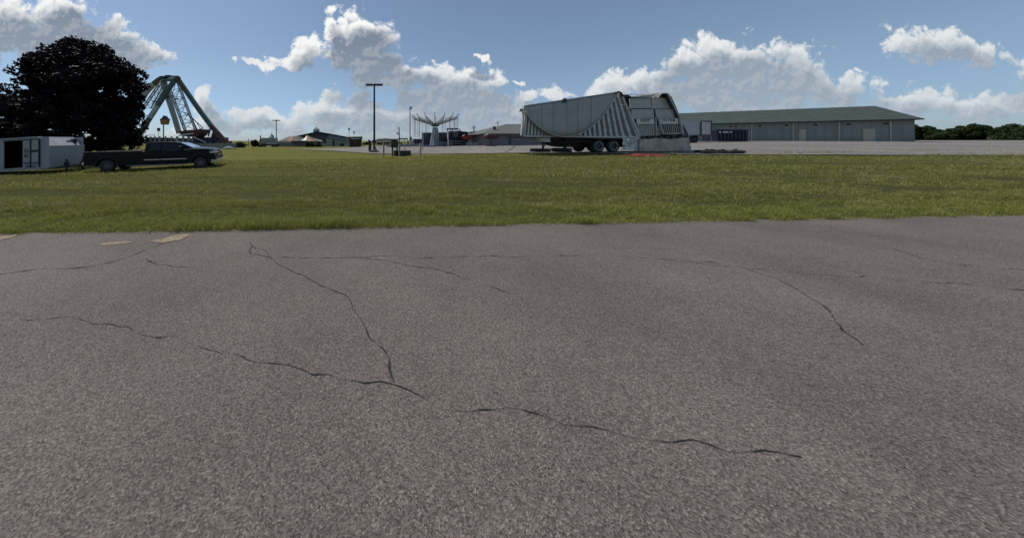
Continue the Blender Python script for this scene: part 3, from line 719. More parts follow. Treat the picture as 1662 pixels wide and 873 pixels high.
    for (a0, b0) in ((lp(722, 0)[0], lp(886, 0)[0]), (lp(892, 0)[0], lp(1180, 0)[0])):
        for sgn in (-1, 1):
            mb = MB(); x0, x1 = a0+.01, b0-.01; z0, z2 = zb+.06, lp(800, 228)[1]
            mb.prism([(x0, sgn*.978, z0), (x1, sgn*.978, z0), (x1, sgn*.978, z2), (x0, sgn*.978, z2)], (0, sgn*.012, 0))
            dr = mb.build('door', 'truck_paint', t, bevel=.012)
            hb = MB().box((x0+.10, min(sgn*.99, sgn*1.02), z2-.16), (x0+.26, max(sgn*.99, sgn*1.02), z2-.12)).build('handle', 'black', t); hb.parent = dr
    for sgn in (-1, 1):
        p = lp(1108, 208); MB().box((p[0]-.05, min(sgn*.9, sgn*1.17), p[1]), (p[0]+.07, max(sgn*.9, sgn*1.17), p[1]+.2)).build('mirror', 'black', t, bevel=.02)
    # bed cavity rail
    MB().box((.05, -.985, bedtop-.01), (capr[0]-.03, -.90, bedtop+.03)).box((.05, .90, bedtop-.01), (capr[0]-.03, .985, bedtop+.03)).build('bed_rail', 'black', t, bevel=.01)
    # bumpers, grille, lamps
    zb1 = lp(1480, 330)[1]; MB().box((LN-.32, -1.0, zb1-.12), (LN+.03, -.96, zb1+.10)).box((LN-.05, -.99, zb1-.13), (LN+.06, .99, zb1+.12)).build('bumper', 'chrome', t, bevel=.02)
    MB().box((-.10, -.95, .45), (.0, .95, .60)).build('bumper', 'chrome', t, bevel=.02)
    MB().box((LN-.09, -.6, .72), (LN-.02, .6, .98)).m('chrome').box((LN-.06, -.62, .83), (LN+.01, .62, .88)) if False else None
    g_ = MB().m('black').box((LN-.12, -.62, .72), (LN-.035, .62, .98)).m('chrome').box((LN-.06, -.64, .82), (LN-.01, .64, .87)).build('grille', None, t)
    for sgn in (-1, 1):
        y0, y1 = sorted((sgn*.64, sgn*.985)); p = lp(1405, 232); MB().box((p[0], y0, p[1]-.10), (LN-.04, y1+.001, p[1]+.03)).build('headlight', 'lamp_lens', t, bevel=.02)
        y0, y1 = sorted((sgn*.85, sgn*.99)); MB().box((-.03, y0, .68), (.02, y1, .95)).build('taillight', 'dark_red', t)
    # inner wheel liners, then the wheels
    for c in (cr, cf): MB().box((c[0]-.5, -.66, zb-.02), (c[0]+.5, .66, c[1]+.5)).build('wheel_liner', 'black', t)
    for c in (cr, cf):
        for sgn in (-1, 1):
            yc = sgn*.84
            w = MB().m('rubber').lathe([(.20, -.13), (.31, -.135), (r-.02, -.12), (r, -.08), (r, .08), (r-.02, .12), (.31, .135), (.20, .13)], (c[0], yc, c[1]), 'y', 32).build('wheel', None, t, smooth=True)
            rim = MB().m('rim_dark').lathe([(.215, sgn*.13), (.20, sgn*.135), (.185, sgn*.10), (.17, sgn*.04), (.08, sgn*.03), (.07, sgn*.10), (0, sgn*.105)], (c[0], yc, c[1]), 'y', 32)
            for k in range(8):
                a = k*math.pi/4; rim.beam((c[0]+.06*math.cos(a), yc+sgn*.09, c[1]+.06*math.sin(a)), (c[0]+.19*math.cos(a), yc+sgn*.085, c[1]+.19*math.sin(a)), .035, .03, (0, 1, 0))
            rim = rim.build('rim', None, t, smooth=True); rim.parent = w
    MB().box((.3, -.7, .34), (LN-.5, .7, .44)).build('chassis', 'soot', t)
    MB().tube((cr[0]+.9, -.93, .33), (cf[0]-.7, -.93, .33), .03).build('running_board', 'alu', t)
pickup()

# ================================================================== PENDULUM RIDE (four legs, lattice arms, gondola)
def ride():
    Y = 54; base = col_pt(290, Y)
    t = thing('pendulum_ride', 'tall four-legged green and rust amusement ride with white lattice arms rising behind the pickup', 'amusement ride', base)
    yn, yf = Y-2.2, Y+2.2
    def leg(pts, w, d, mats, rib=True):
        mb = MB()
        k = len(pts)-1
        for i, (a, b) in enumerate(zip(pts, pts[1:])):
            mb.m(mats[min(i, len(mats)-1)]); mb.beam(at(*a), at(*b), w, d, (0, 1, 0))
        return mb.build('leg', None, t, bevel=.03)
    leg([(284.5, 129, yn), (272, 147, yn-.4), (256, 172, yn-.9), (243, 192, yn-1.3), (213, 240, yn-2)], .70, .6, ['steel_green', 'steel_green', 'steel_grey', 'steel_rust'])
    leg([(288, 128, yn), (304, 151, yn-.3), (325, 181, yn-.8), (343, 205, yn-1.2), (365, 229, yn-1.8)], .76, .6, ['steel_rust', 'steel_green', 'steel_green', 'steel_red', 'steel_red'])
    leg([(264, 131, yf), (273, 160, yf+.4), (283, 190, yf+.9), (291, 217, yf+1.4)], .80, .7, ['steel_rust', 'steel_grey', 'steel_grey'])
    leg([(261, 128, yf), (250, 136, yf+.2), (238, 149, yf+.6), (214, 186, yf+1.5), (186, 236, yf+2)], .80, .7, ['steel_rust', 'steel_grey', 'steel_grey'])
    st = MB().m('steel_grey').beam(at(269, 133, yf+.3)+Vector((.35, -.4, 0)), at(294, 214, yf+1)+Vector((.1, -.4, 0)), .25, .3).build('brace', None, t)
    # axle and head
    hd = MB().m('steel_green').tube(at(263, 130, yf), at(287, 128.5, yn), .4, n=14)
    hd.m('steel_rust').tube(at(262, 129, yf+.5), at(263, 130, yf-.3), .6, n=14).tube(at(287, 128, yn+.3), at(288, 128, yn-.5), .55, n=14)
    for (x, y) in ((265, 126.5), (274, 125), (283, 126)): hd.m('lamp_black').box(*[tuple(at(x, y, Y)+Vector(q)) for q in ((-.5, -.4, -.2), (.5, .4, .25))])
    hd.build('hub', None, t, smooth=False)
    def lattice(l0, l1, r0, r1, n_, y0, y1, name='lattice_arm'):
        mb = MB().m('steel_grey'); dd = .55
        for off in (0, dd):
            o_ = Vector((0, off, 0)); a0, a1, b0, b1 = at(*l0, y0)+o_, at(*l1, y1)+o_, at(*r0, y0)+o_, at(*r1, y1)+o_
            mb.tube(a0, a1, .13, n=6).tube(b0, b1, .13, n=6)
            for k in range(n_):
                p, q = a0.lerp(a1, k/n_), b0.lerp(b1, k/n_); p2, q2 = a0.lerp(a1, (k+1)/n_), b0.lerp(b1, (k+1)/n_)
                mb.tube(p2, q2, .05, n=5)
                if off == 0: mb.tube(p, q2, .055, n=5); mb.tube(q, p2, .055, n=5)
        for k in range(n_+1):
            for (c0, c1) in ((l0, l1), (r0, r1)):
                p = at(*c0, y0).lerp(at(*c1, y1), k/n_); mb.tube(p, p+Vector((0, dd, 0)), .06, n=5)
        return mb.build(name, None, t)
    lattice((275, 147), (299, 212), (286, 131), (316, 211), 6, Y-.5, Y-.5)
    lattice((261, 131), (231, 175), (266, 137), (245, 176), 5, Y+.8, Y+.8)
    gd = MB().m('steel_red').prism([at(290, 213, Y-1), at(328, 210, Y-1), at(324, 218, Y-1), at(318, 223, Y-1), at(294, 221, Y-1)], (0, 2.6, 0)).m('tent_white').prism([at(290, 219, Y-1.05), at(314, 216, Y-1.05), at(314, 217.8, Y-1.05), at(290, 221, Y-1.05)], (0, -.08, 0)).build('gondola', None, t)
    cn = MB().m('lamp_black').path([at(297, 182, Y), at(311, 191, Y), at(330, 208.5, Y)], .09).path([at(311, 191, Y), at(321, 212, Y)], .07).path([at(318, 197, Y), at(326, 211, Y)], .05).path([at(330, 208.5, Y), at(320, 211, Y)], .07)
    cn.build('canopy_frame', None, t)
    for (x, y) in ((286, 161), (251.5, 165)): MB().m('lamp_black').box(*[tuple(at(x, y, Y-.9)+Vector(q)) for q in ((-.32, -.2, -.12), (.32, .2, .12))]).build('floodlight', None, t)
    MB().m('blue_dark').prism([at(312, 223, Y), at(358, 223, Y), at(360, 242, Y), at(312, 242, Y)], (0, 3, 0)).m('lamp_black').beam(at(338, 222, Y), at(342, 206, Y), .2).beam(at(345, 224, Y), at(349, 213, Y), .5).beam(at(352, 226, Y), at(347, 212, Y), .4).build('control_deck', None, t)
    MB().m('steel_rust').prism([at(352, 229, Y-1), at(368, 229, Y-1), at(370, 243, Y-1), at(352, 243, Y-1)], (0, 2, 0)).build('outrigger', None, t)
    # pale fascia with dark openings along the loading deck
    fa = MB().m('panel_dark').prism([at(236, 223, Y-3), at(312, 225, Y-3), at(312, 244, Y-3), at(236, 246, Y-3)], (0, 1.5, 0)).build('loading_deck', None, t)
    for (x0, x1) in ((243, 245), (250, 252), (257, 260), (267, 269.5), (277, 279), (285.5, 289), (295.5, 298.5), (304, 308)):
        m_ = MB().m('wall_grey').prism([at(x0, 221.5, Y-3.1), at(x1, 221.5, Y-3.1), at(x1, 230, Y-3.1), at(x0, 230, Y-3.1)], (0, .12, 0)).build('pillar', None, t)
    MB().m('steel_grey').path([at(312, 244, Y-4), at(312, 222, Y-4), at(334, 231.5, Y-4)], .07).build('handrail', None, t)
    MB().m('steel_grey').path([at(278, 223, Y-4), at(292, 230, Y-4)], .07).build('handrail', None, t)
    MB().m('steel_grey').path([at(240, 219.5, Y-4), at(251, 219, Y-4), at(251, 224, Y-4)], .05).build('handrail', None, t)
ride()
def sgn_on_pole():
    Y = 50; b = col_pt(265, Y); t = thing('pole_sign', 'small peaked sign box on a thin pole beside the four-legged ride', 'sign', b)
    MB().m('lamp_black').tube(b, at(265.5, 202, Y), .09).build('pole', None, t)
    MB().m('gold').prism([at(261, 202.5, Y), at(271.5, 202.5, Y), at(273.3, 194.5, Y), at(259.3, 194.5, Y)], (0, .4, 0)).build('board', None, t)
    MB().m('lamp_black').prism([at(259, 194.5, Y-.05), at(273.6, 194.5, Y-.05), at(272.5, 193, Y-.05), at(270, 191.5, Y-.05), at(268.5, 189, Y-.05), at(265.5, 187.8, Y-.05), at(263.5, 189.6, Y-.05), at(263, 191.5, Y-.05), at(260.5, 193, Y-.05)], (0, .5, 0)).build('topper', None, t)
sgn_on_pole()
def rail_fence(label, pts, Y, h_rows, panels, matn, cat='fence', name='fence'):
    b = col_pt(sum(p for p in pts)/len(pts), Y); t = thing(name, label, cat, b)
    for p in pts: MB().m('steel_grey').tube(at(p, h_rows[0], Y), col_pt(p, Y), .04, n=6).build('post', None, t)
    MB().m(matn).prism([at(pts[0], h_rows[0]+.8, Y+.06), at(pts[-1], h_rows[0]+.8, Y+.06), col_pt(pts[-1], Y+.06, .1), col_pt(pts[0], Y+.06, .1)], (0, .04, 0)).build('panel', None, t)
    return t
rail_fence('grey-green panel fence along the grass right of the pickup hood', [312, 322, 332, 342, 352, 362, 372, 383], 48, (232,), None, 'tent_beige')
def tarp():
    Y = 46; b = col_pt(371, Y); mb = MB(); g_ = 12
    pts = []
    for j in range(6):
        for i in range(g_): 
            px = 362+19*i/(g_-1); x = (px-HX)/F*(Y+j*.5); pts.append((x, Y+j*.5, g1(x, Y)+.05+.42*math.sin(math.pi*(i+.3)/g_)*math.sin(math.pi*(j+.5)/6)+random.uniform(0, .1)))
    mb.add(pts, [(j*g_+i, j*g_+i+1, (j+1)*g_+i+1, (j+1)*g_+i) for j in range(5) for i in range(g_-1)])
    tag(mb.build('tarpaulin', 'tarp_blue'), 'crumpled blue tarpaulin at the foot of the panel fence', 'tarp')
tarp()

# ================================================================== POLES
def pole_simple(name, label, px, ytop, Y, r, mt, extra=None, cat='pole', lean=0):
    b = col_pt(px, Y); t = thing(name, label, cat, b); top = at(px+lean, ytop, Y)
    MB().m(mt).tube(b - Vector((0, 0, .1)), top, r, r*.75, 10).build('pole', None, t, smooth=True)
    if extra: extra(t, top, Y)
    return t
def twin_heads(w, h, dpt, mt='lamp_black'):
    def f(t, top, Y):
        for s_ in (-1, 1):
            x0, x1 = sorted((top.x+s_*w*.22, top.x+s_*w)); MB().m(mt).box((x0, Y-dpt, top.z-h), (x1, Y+dpt, top.z)).build('lamp_head', None, t, bevel=.03)
        MB().m(mt).beam((top.x-w*.3, Y, top.z-h*.4), (top.x+w*.3, Y, top.z-h*.4), h*.6).lathe([(.0, h*.9), (w*.13, h*.8), (w*.2, h*.3), (w*.2, -h*.8), (0, -h*.9)], (top.x, Y, top.z-h*.3), 'z', 14).build('bracket', None, t)
    return f
def main_lamp():
    Y = 31.2; b = col_pt(607.5, Y); t = pole_simple('parking_lot_lamp', 'tall black lot lamp with two flat heads on a stone-ringed base', 607.5, 137, Y, .13, 'lamp_black', twin_heads(.98, .16, .3), 'lamp')
    MB().m('concrete').lathe([(0, .46), (.28, .45), (.32, .40), (.32, -.1)], tuple(b), 'z', 20).build('base', None, t, smooth=True)
    MB().m('lamp_black').box((b.x-.2, Y-.2, b.z+.46), (b.x+.2, Y+.2, b.z+.62)).build('base_plate', None, t)
    MB().m('lamp_black').box((b.x-.24, Y-.18, b.z+1.05), (b.x+.22, Y+.12, b.z+1.45)).build('switch_box', None, t, bevel=.02)
    for k, (dx, w) in enumerate(((-.46, .2), (-.24, .22), (.0, .22), (.22, .2), (.44, .16))):
        o = MB().m('dark_stone').box((b.x+dx-w/2, Y-.62, b.z-.05), (b.x+dx+w/2, Y-.38, b.z+.28+.05*math.sin(k*3))).build('block', None, None, bevel=.04)
        tag(o, 'rough dark stone block at the foot of the tall black lamp', 'block', 'stone blocks round the lamp base')
main_lamp()
pole_simple('parking_lot_lamp', 'slim distant lamp with a flat T-shaped head behind the white box truck', 448.5, 195.2, 78, .17, 'steel_grey', twin_heads(1.05, .22, .4, 'lamp_black'), 'lamp')
def sports(t, top, Y):
    for k, dz in enumerate((0, 1.9)):
        MB().m('lamp_black').box((top.x-.3, Y-.2, top.z-dz-.45), (top.x+1.9, Y+.3, top.z-dz)).build('floodlight', None, t, bevel=.05)
    MB().m('lamp_black').box((top.x-.2, Y-.5, top.z-21*.33), (top.x+.2, Y, top.z-21*.33+.3)).build('bracket', None, t)
def flood_pole():
    Y = 58; t = pole_simple('floodlight_pole', 'grey floodlight pole with two stacked lamp bars left of the swing ride', 665.5, 174, Y, .14, 'steel_grey', None, 'lamp')
    top = at(665.5, 174, Y)
    for (x0, x1, y0, y1) in ((664.2, 669, 173.5, 175.2), (664, 668.7, 176.4, 178)):
        a, b = at(x0, y1, Y), at(x1, y0, Y); MB().m('steel_grey').box((a.x, Y-.3, a.z), (b.x, Y+.3, b.z)).build('floodlight', None, t, bevel=.03)
    a, b = at(665.5, 228.5, Y), at(668, 222.5, Y); MB().m('util_green').box((a.x, Y-.35, a.z), (b.x, Y+.1, b.z)).build('control_box', None, t)
flood_pole()
def crossarm(t, top, Y):
    MB().m('wood_pole').beam((top.x-.6, Y, top.z-.5), (top.x+.6, Y, top.z-.5), .1).build('crossarm', None, t)
def fixture(t, top, Y):
    MB().m('alu').box((top.x-.42, Y-.2, top.z-1.25), (top.x-.05, Y+.1, top.z-1.02)).build('lamp_head', None, t)
pole_simple('utility_pole', 'short leaning wooden pole beside the red canopy', 649, 206, 46, .11, 'wood_pole', fixture, 'pole', lean=-1.6)
pole_simple('utility_pole', 'dark wooden utility pole rising behind the red ride car and steel frame', 769.2, 204, 66, .16, 'wood_pole', crossarm)
pole_simple('utility_pole', 'thin utility pole poking above the low hip-roofed building', 808, 197, 85, .13, 'wood_pole', crossarm)
pole_simple('utility_pole', 'faint distant utility pole left of the leaning shrub', 403.5, 225.5, 110, .13, 'wood_pole', crossarm)
def topbox(t, top, Y): MB().m('lamp_black').box((top.x-.22, Y-.2, top.z-.7), (top.x+.22, Y+.2, top.z)).build('floodlight', None, t)
pole_simple('floodlight_pole', 'thin pole with a boxy lamp rising over the brown food stand roof', 566.5, 208, 82, .09, 'steel_grey', topbox, 'lamp')
pole_simple('floodlight_pole', 'shorter thin pole with a small lamp behind the brown food stand', 574.5, 213.5, 90, .07, 'steel_grey', topbox, 'lamp')
pole_simple('floodlight_pole', 'thin grey pole seen between the maple crown and the peaked sign', 257.5, 208, 60, .06, 'steel_grey', topbox, 'lamp')

# ================================================================== UTILITY CLUSTER AND BOLLARDS
def bollard(px, y0, y1, r, label):
    h = hit(px, y1); Y = h.y; top = EYE-(y0-HY)/F*Y
    o = MB().m('wood_post').lathe([(0, top-h.z), (r*.75, top-h.z), (r, top-h.z-.04), (r*1.02, -.1)], tuple(h), 'z', 14).build('bollard', None, None, smooth=True)
    tag(o, label, 'bollard', 'weathered bollards round the transformer')
bollard(622.6, 232, 254.6, .075, 'pale weathered bollard standing alone left of the green meter cabinet')
bollard(648.2, 233, 254, .075, 'pale bollard standing in front of the long green ground box')
bollard(657, 233, 248, .065, 'bollard behind the long green ground box, below the red canopy')
bollard(682.4, 232.5, 252.5, .075, 'weathered bollard standing right of the long green ground box')
bollard(686.3, 233, 245, .055, 'shorter set-back bollard just behind the one right of the green ground box')
def cabinet():
    h = hit(640, 253.6); Y = h.y; t = thing('meter_cabinet', 'dark green meter cabinet standing on two legs in the grass', 'cabinet', h)
    a, b = at(635, 240, Y), at(646, 227, Y); bx = MB().m('util_green').box((a.x, Y-.02, a.z), (b.x, Y+.38, b.z)).m('util_green').prism([(a.x-.03, Y-.07, b.z), (b.x+.03, Y-.07, b.z), (b.x+.03, Y+.42, b.z+.05), (a.x-.03, Y+.42, b.z+.05)], (0, 0, .03)).build('box', None, t)
    MB().m('util_green').box((a.x+.06, Y-.035, a.z+.05), (b.x-.06, Y-.02, b.z-.06)).build('door', None, t)
    for (x0, x1) in ((636, 638.3), (643.8, 646)):
        p, q = at(x0, 240, Y), at(x1, 240, Y); MB().m('util_green').box((p.x, Y+.05, h.z-.1), (q.x, Y+.3, a.z)).build('leg', None, t)
    h2 = hit(654, 253.4); Y = h2.y; t = thing('transformer_box', 'long low dark green utility box sitting on the grass', 'utility box', h2)
    a, b = at(640, 253.4, Y+.15), at(667, 244.8, Y+.15)
    MB().m('util_green').box((a.x, Y+.15, a.z-.1), (b.x, Y+1.0, b.z-.04)).build('case', None, t, bevel=.02)
    MB().m('util_green').box((a.x-.03, Y+.12, b.z-.038), (b.x+.03, Y+1.03, b.z)).build('lid', None, t, bevel=.015)
    h3 = hit(600.5, 246.5); Y = h3.y; t = thing('service_pedestal', 'small dark green service pedestal with a slanted hood left of the tall black lamp', 'pedestal', h3)
    a, b = at(598, 243, Y), at(602.8, 229.5, Y)
    MB().m('util_green').box((a.x, Y, h3.z-.05), (b.x, Y+.3, b.z)).build('case', None, t)
    MB().m('util_green').prism([at(595.5, 233, Y-.05), at(598.2, 226.5, Y-.05), at(603, 229.8, Y-.05), at(603, 231.2, Y-.05), at(598.5, 229.5, Y-.05)], (0, .4, 0)).build('hood', None, t)
cabinet()

# ================================================================== SWING RIDE
def swing_ride():
    Y = 62; b = col_pt(706.3, Y); t = thing('swing_ride', 'chair swing ride with grey tapered tower and upturned lattice arms', 'amusement ride', b); cx = b.x
    zt = at(0, 207, Y).z; n_ = 16; vs = []
    for (z, r) in ((b.z, 1.35), (b.z+.5, 1.25), (zt, .58)):
        for k in range(n_):
            rr = r*(1.0 if k % 2 else .86); a = 2*math.pi*k/n_; vs.append((cx+rr*math.cos(a), Y+rr*math.sin(a), z))
    MB().m('tower_grey').add(vs, [(j*n_+k, j*n_+(k+1) % n_, (j+1)*n_+(k+1) % n_, (j+1)*n_+k) for j in range(2) for k in range(n_)] + [tuple(range(2*n_, 3*n_))]).build('tower', None, t)
    zh = at(0, 203, Y).z
    MB().m('lamp_black').lathe([(.3, -.4), (.85, -.3), (.95, 0), (.8, .25), (.3, .35), (0, .4)], (cx, Y, zh), 'z', 16).build('hub', None, t, smooth=True)
    MB().m('tent_white').lathe([(.35, .3), (.22, .9), (.1, 1.1), (.16, 1.3), (0, 1.5)], (cx, Y, zh-.1), 'z', 12).build('finial', None, t, smooth=True)
    seat = MB().m('navy').box((-.2, -.2, 0), (.2, .2, .06)).box((-.2, .14, 0), (.2, .2, .4))
    K = 16
    for k in range(K):
        a = 2*math.pi*(k+.35)/K; d = Vector((math.cos(a), math.sin(a), 0)); c = Vector((cx, Y, zh)); nd = Vector((-d.y, d.x, 0))
        p0, p1 = c+d*.7+Vector((0, 0, -.05)), c+d*4.9+Vector((0, 0, 1.35)); q0, q1 = c+d*.6+Vector((0, 0, .35)), c+d*4.9+Vector((0, 0, 1.68))
        end = c+d*5.35+Vector((0, 0, 2.35))
        arm = MB().m('arm_dark').beam(p0, p1, .11).beam(q0, q1, .08).beam(p1-Vector((0, 0, .05)), end, .10)
        for j in range(6):
            arm.beam(p0.lerp(p1, j/6), q0.lerp(q1, (j+1)/6), .045); 
        arm.build('arm', None, t)
        ch = MB().m('arm_dark')
        for s_ in (-1, 1):
            top = p1 + nd*s_*.28 + d*(.1 if s_ > 0 else -.3); ch.tube(top, (top.x, top.y, b.z+2.2), .022, n=4)
            ch.tube(top + nd*.25, (top.x, top.y, b.z+2.2), .018, n=4)
        cho = ch.build('chain', None, t)
    dk = MB().m('blue_dark').lathe([(3.0, .0), (3.0, .3), (0, .3)], tuple(b), 'z', 24).build('platform', None, t)
    return t
swing_ride()
def container(label, x0, x1, y0, Y, dep, mt, cat='container', base=None):
    b = col_pt((x0+x1)/2, Y); t = thing('container', label, cat, b); a, c = at(x0, 0, Y), at(x1, y0, Y)
    zb = base if base is not None else b.z
    MB().m(mt).box((a.x, Y, zb), (c.x, Y+dep, c.z)).build('wall', None, t)
    rb = MB().m(mt); k = a.x+.1
    while k < c.x: rb.box((k, Y-.05, zb+.15), (k+.12, Y-.001, c.z-.12)); k += .35
    rb.build('ribbing', None, t)
    MB().m('roof_dark').box((a.x-.05, Y-.08, c.z+.002), (c.x+.05, Y+dep+.05, c.z+.12)).build('roof', None, t)
    return t
container('dark grey box wagon behind the left flank of the swing ride tower', 687.5, 701, 216.3, 66, 2.4, 'panel_dark')
container('dark box wagon behind the right flank of the swing ride tower', 712, 725.5, 216, 66, 2.4, 'panel_dark')
container('low dark trailer between the floodlight pole and swing ride', 672, 688, 226.5, 72, 3, 'blue_dark')
def booth():
    Y = 58; b = col_pt(716, Y); t = thing('control_booth', 'small dark operator booth at the right foot of the swing ride', 'booth', b)
    MB().m('blue_dark').box((b.x-.7, Y, b.z), (b.x+1.2, Y+1, b.z+1.1)).build('wall', None, t)
    MB().m('black').box((b.x-.4, Y+.1, b.z+1.3), (b.x+.5, Y+.8, b.z+2.1)).box((b.x-.3, Y+.2, b.z+1.09), (b.x-.2, Y+.3, b.z+1.31)).build('console', None, t)
    fe = MB().m('steel_grey')
    for k in range(14): fe.beam((b.x-2.0+k*.32, Y-.5, b.z), (b.x-2.0+k*.32, Y-.5, b.z+1.0), .04)
    fe.beam((b.x-2.0, Y-.5, b.z+1.0), (b.x+2.2, Y-.5, b.z+1.0), .05)
    o = fe.build('fence', None, None); tag(o, 'low grey crowd fence in front of the swing ride booth', 'fence')
    p = at(726.6, 214, 60); o = MB().m('tent_white').beam(p, col_pt(727.5, 60), .22).build('post', None, None); tag(o, 'white upright post right of the swing ride', 'post')
booth()
def frame_ride():
    Y = 64; b = col_pt(742, Y); t = thing('kiddie_ride', 'dark machinery ride under an open steel frame right of the swing ride', 'amusement ride', b)
    fr = MB().m('lamp_black')
    for x in (726.5, 734, 746.5): fr.tube(at(x, 210 if x != 746.5 else 209.5, Y), col_pt(x, Y), .09)
    fr.beam(at(725, 210, Y), at(743, 210, Y), .25).beam(at(735, 209, Y), at(746.8, 209.6, Y), .1)
    for x in (727, 731, 735, 739, 742): fr.box(*[tuple(at(x, 209.6, Y)+Vector(q)) for q in ((-.16, -.16, -.1), (.16, .16, .22))])
    fr.build('frame', None, t)
    MB().m('navy').prism([at(728, 222, Y), at(730, 214, Y), at(734, 212.5, Y), at(737, 215, Y), at(741, 213.5, Y), at(747, 212, Y), at(751, 214, Y), at(755, 216, Y), at(760, 220, Y), at(760, 238.5, Y), at(728, 239, Y)], (0, 2.5, 0)).build('machinery', None, t)
    for x in (731, 736, 742.5, 748, 753, 757):
        MB().m('black').lathe([(0, .5), (.35, .4), (.45, 0), (.3, -.4), (0, -.5)], tuple(at(x, 215.5+abs(x-743)*.12, Y-.3)), 'z', 10).build('car', None, t, smooth=True)
    MB().m('steel_grey').beam(at(728, 229, Y-.8), at(762, 230.5, Y-.8), .12).beam(at(728, 233, Y-.8), at(762, 234, Y-.8), .08).build('handrail', None, t)
    # second frame
    t2 = thing('gantry', 'small dark portal frame standing over the red ride car', 'frame', col_pt(768, Y+1))
    MB().m('lamp_black').beam(at(760, 215.5, Y+1), at(773, 215.5, Y+1), .22).beam(at(763, 214.6, Y+1), at(767, 214.6, Y+1), .2).build('crossbar', None, t2)
    for x in (768, 773.5): MB().m('lamp_black').tube(at(x-.6, 215.5, Y+1), col_pt(x, Y+1), .09).build('post', None, t2)
frame_ride()
def red_car(label, px0, px1, ytop, ybot, Y, mt):
    b = col_pt((px0+px1)/2, Y); t = thing('ride_car', label, 'ride car', b, 'red ride cars beyond the lot'); a, c = at(px0, ybot, Y), at(px1, ytop, Y); w = c.x-a.x; h = c.z-a.z
    MB().m(mt).prism([(a.x+.1*w, Y, a.z), (a.x+.9*w, Y, a.z), (c.x, Y, a.z+.35*h), (c.x-.02*w, Y, a.z+.62*h), (a.x+.02*w, Y, a.z+.66*h), (a.x, Y, a.z+.35*h)], (0, 1.4, 0)).build('body', None, t, bevel=.1)
    for k in range(5):
        x = a.x+w*(.08+k*.18); MB().m(mt).box((x, Y+.25, a.z+.6*h), (x+.12*w, Y+.45, a.z+h*(.98 if k % 2 else .9))).build('seat_back', None, t, bevel=.05)
    MB().m('tent_white').beam((a.x-.02*w, Y-.02, a.z+.75*h), (a.x+.2*w, Y-.02, a.z+h), .16).build('stripe', None, t)
    MB().m('tent_brown').box(((a.x+c.x)/2-.35*w, Y+.2, b.z), ((a.x+c.x)/2+.35*w, Y+1.2, b.z+.25)).tube(((a.x+c.x)/2, Y+.6, b.z+.25), ((a.x+c.x)/2, Y+.6, a.z), .14).build('support', None, t)
red_car('bright red ride car under the small portal frame', 750.5, 768.5, 219, 227, 62, 'red')
red_car('dark red ride car in front of the low hip-roofed building', 787.5, 811, 217.5, 226, 52, 'dark_red')
rail_fence('dull low barrier fence across the far side of the lot under the red cars', [757, 765, 773, 781, 789, 797, 806, 815, 825], 60, (231,), None, 'wall_lav')
def stanchion(px, y1, label):
    h = hit(px, y1); Y = h.y; z = EYE-(y1-5.5-HY)/F*Y
    o = MB().m('lamp_black').tube(h, (h.x, h.y, z), .035).lathe([(.2, 0), (.18, .05), (.03, .07)], tuple(h), 'z', 12).build('stanchion', None, None); tag(o, label, 'stanchion', 'thin posts standing on the lot')
for px, y1 in ((665.5, 240), (752.5, 239), (779, 239), (802.5, 240)): stanchion(px, y1, 'thin dark post standing on the open lot before the rides')

# ================================================================== BUILDINGS
def hip_building():
    Y = 58; t = thing('hip_roof_building', 'low pale building with a brown-grey hip roof left of the funhouse trailer', 'building', col_pt(860, Y))
    x0, x1 = at(784, 0, Y+1.2).x, at(980, 0, Y+1.2).x; zb = min(g1(x0, Y), g1(x1, Y))-.3; ze = at(0, 217.2, Y).z
    MB().m('wall_lav').box((x0, Y+1.2, zb), (x1, Y+13, ze)).build('wall', None, t)
    rx0, rx1 = at(779, 0, Y).x, x1+1; rz = at(0, 201.6, Y+7).z; a = at(822, 0, Y+7).x
    rf = MB().m('roof_tan').add([(rx0, Y, ze), (rx1, Y, ze), (rx1, Y+14, ze), (rx0, Y+14, ze), (a, Y+7, rz), (rx1-5, Y+7, rz), (rx0, Y, ze-.18), (rx1, Y, ze-.18), (rx1, Y+14, ze-.18), (rx0, Y+14, ze-.18)],
        [(0, 1, 5, 4), (1, 2, 5), (2, 3, 4, 5), (3, 0, 4), (0, 6, 7, 1), (1, 7, 8, 2), (2, 8, 9, 3), (3, 9, 6, 0), (6, 9, 8, 7)]).build('roof', None, t)
    sub(MB().m('util_green').box((at(802, 0, Y+3).x-.25, Y+2.7, ze+.8), (at(802, 0, Y+3).x+.25, Y+3.1, ze+1.7)), 'vent', None, rf)
    MB().m('roof_dark').beam((rx0, Y-.03, ze-.09), (rx1, Y-.03, ze-.09), .06, .2).build('gutter', None, t)
    MB().m('panel_dark').box((at(826, 0, Y+1.2).x, Y+1.15, zb), (at(829, 0, Y+1.2).x, Y+1.199, zb+2.4)).build('door', None, t)
hip_building()
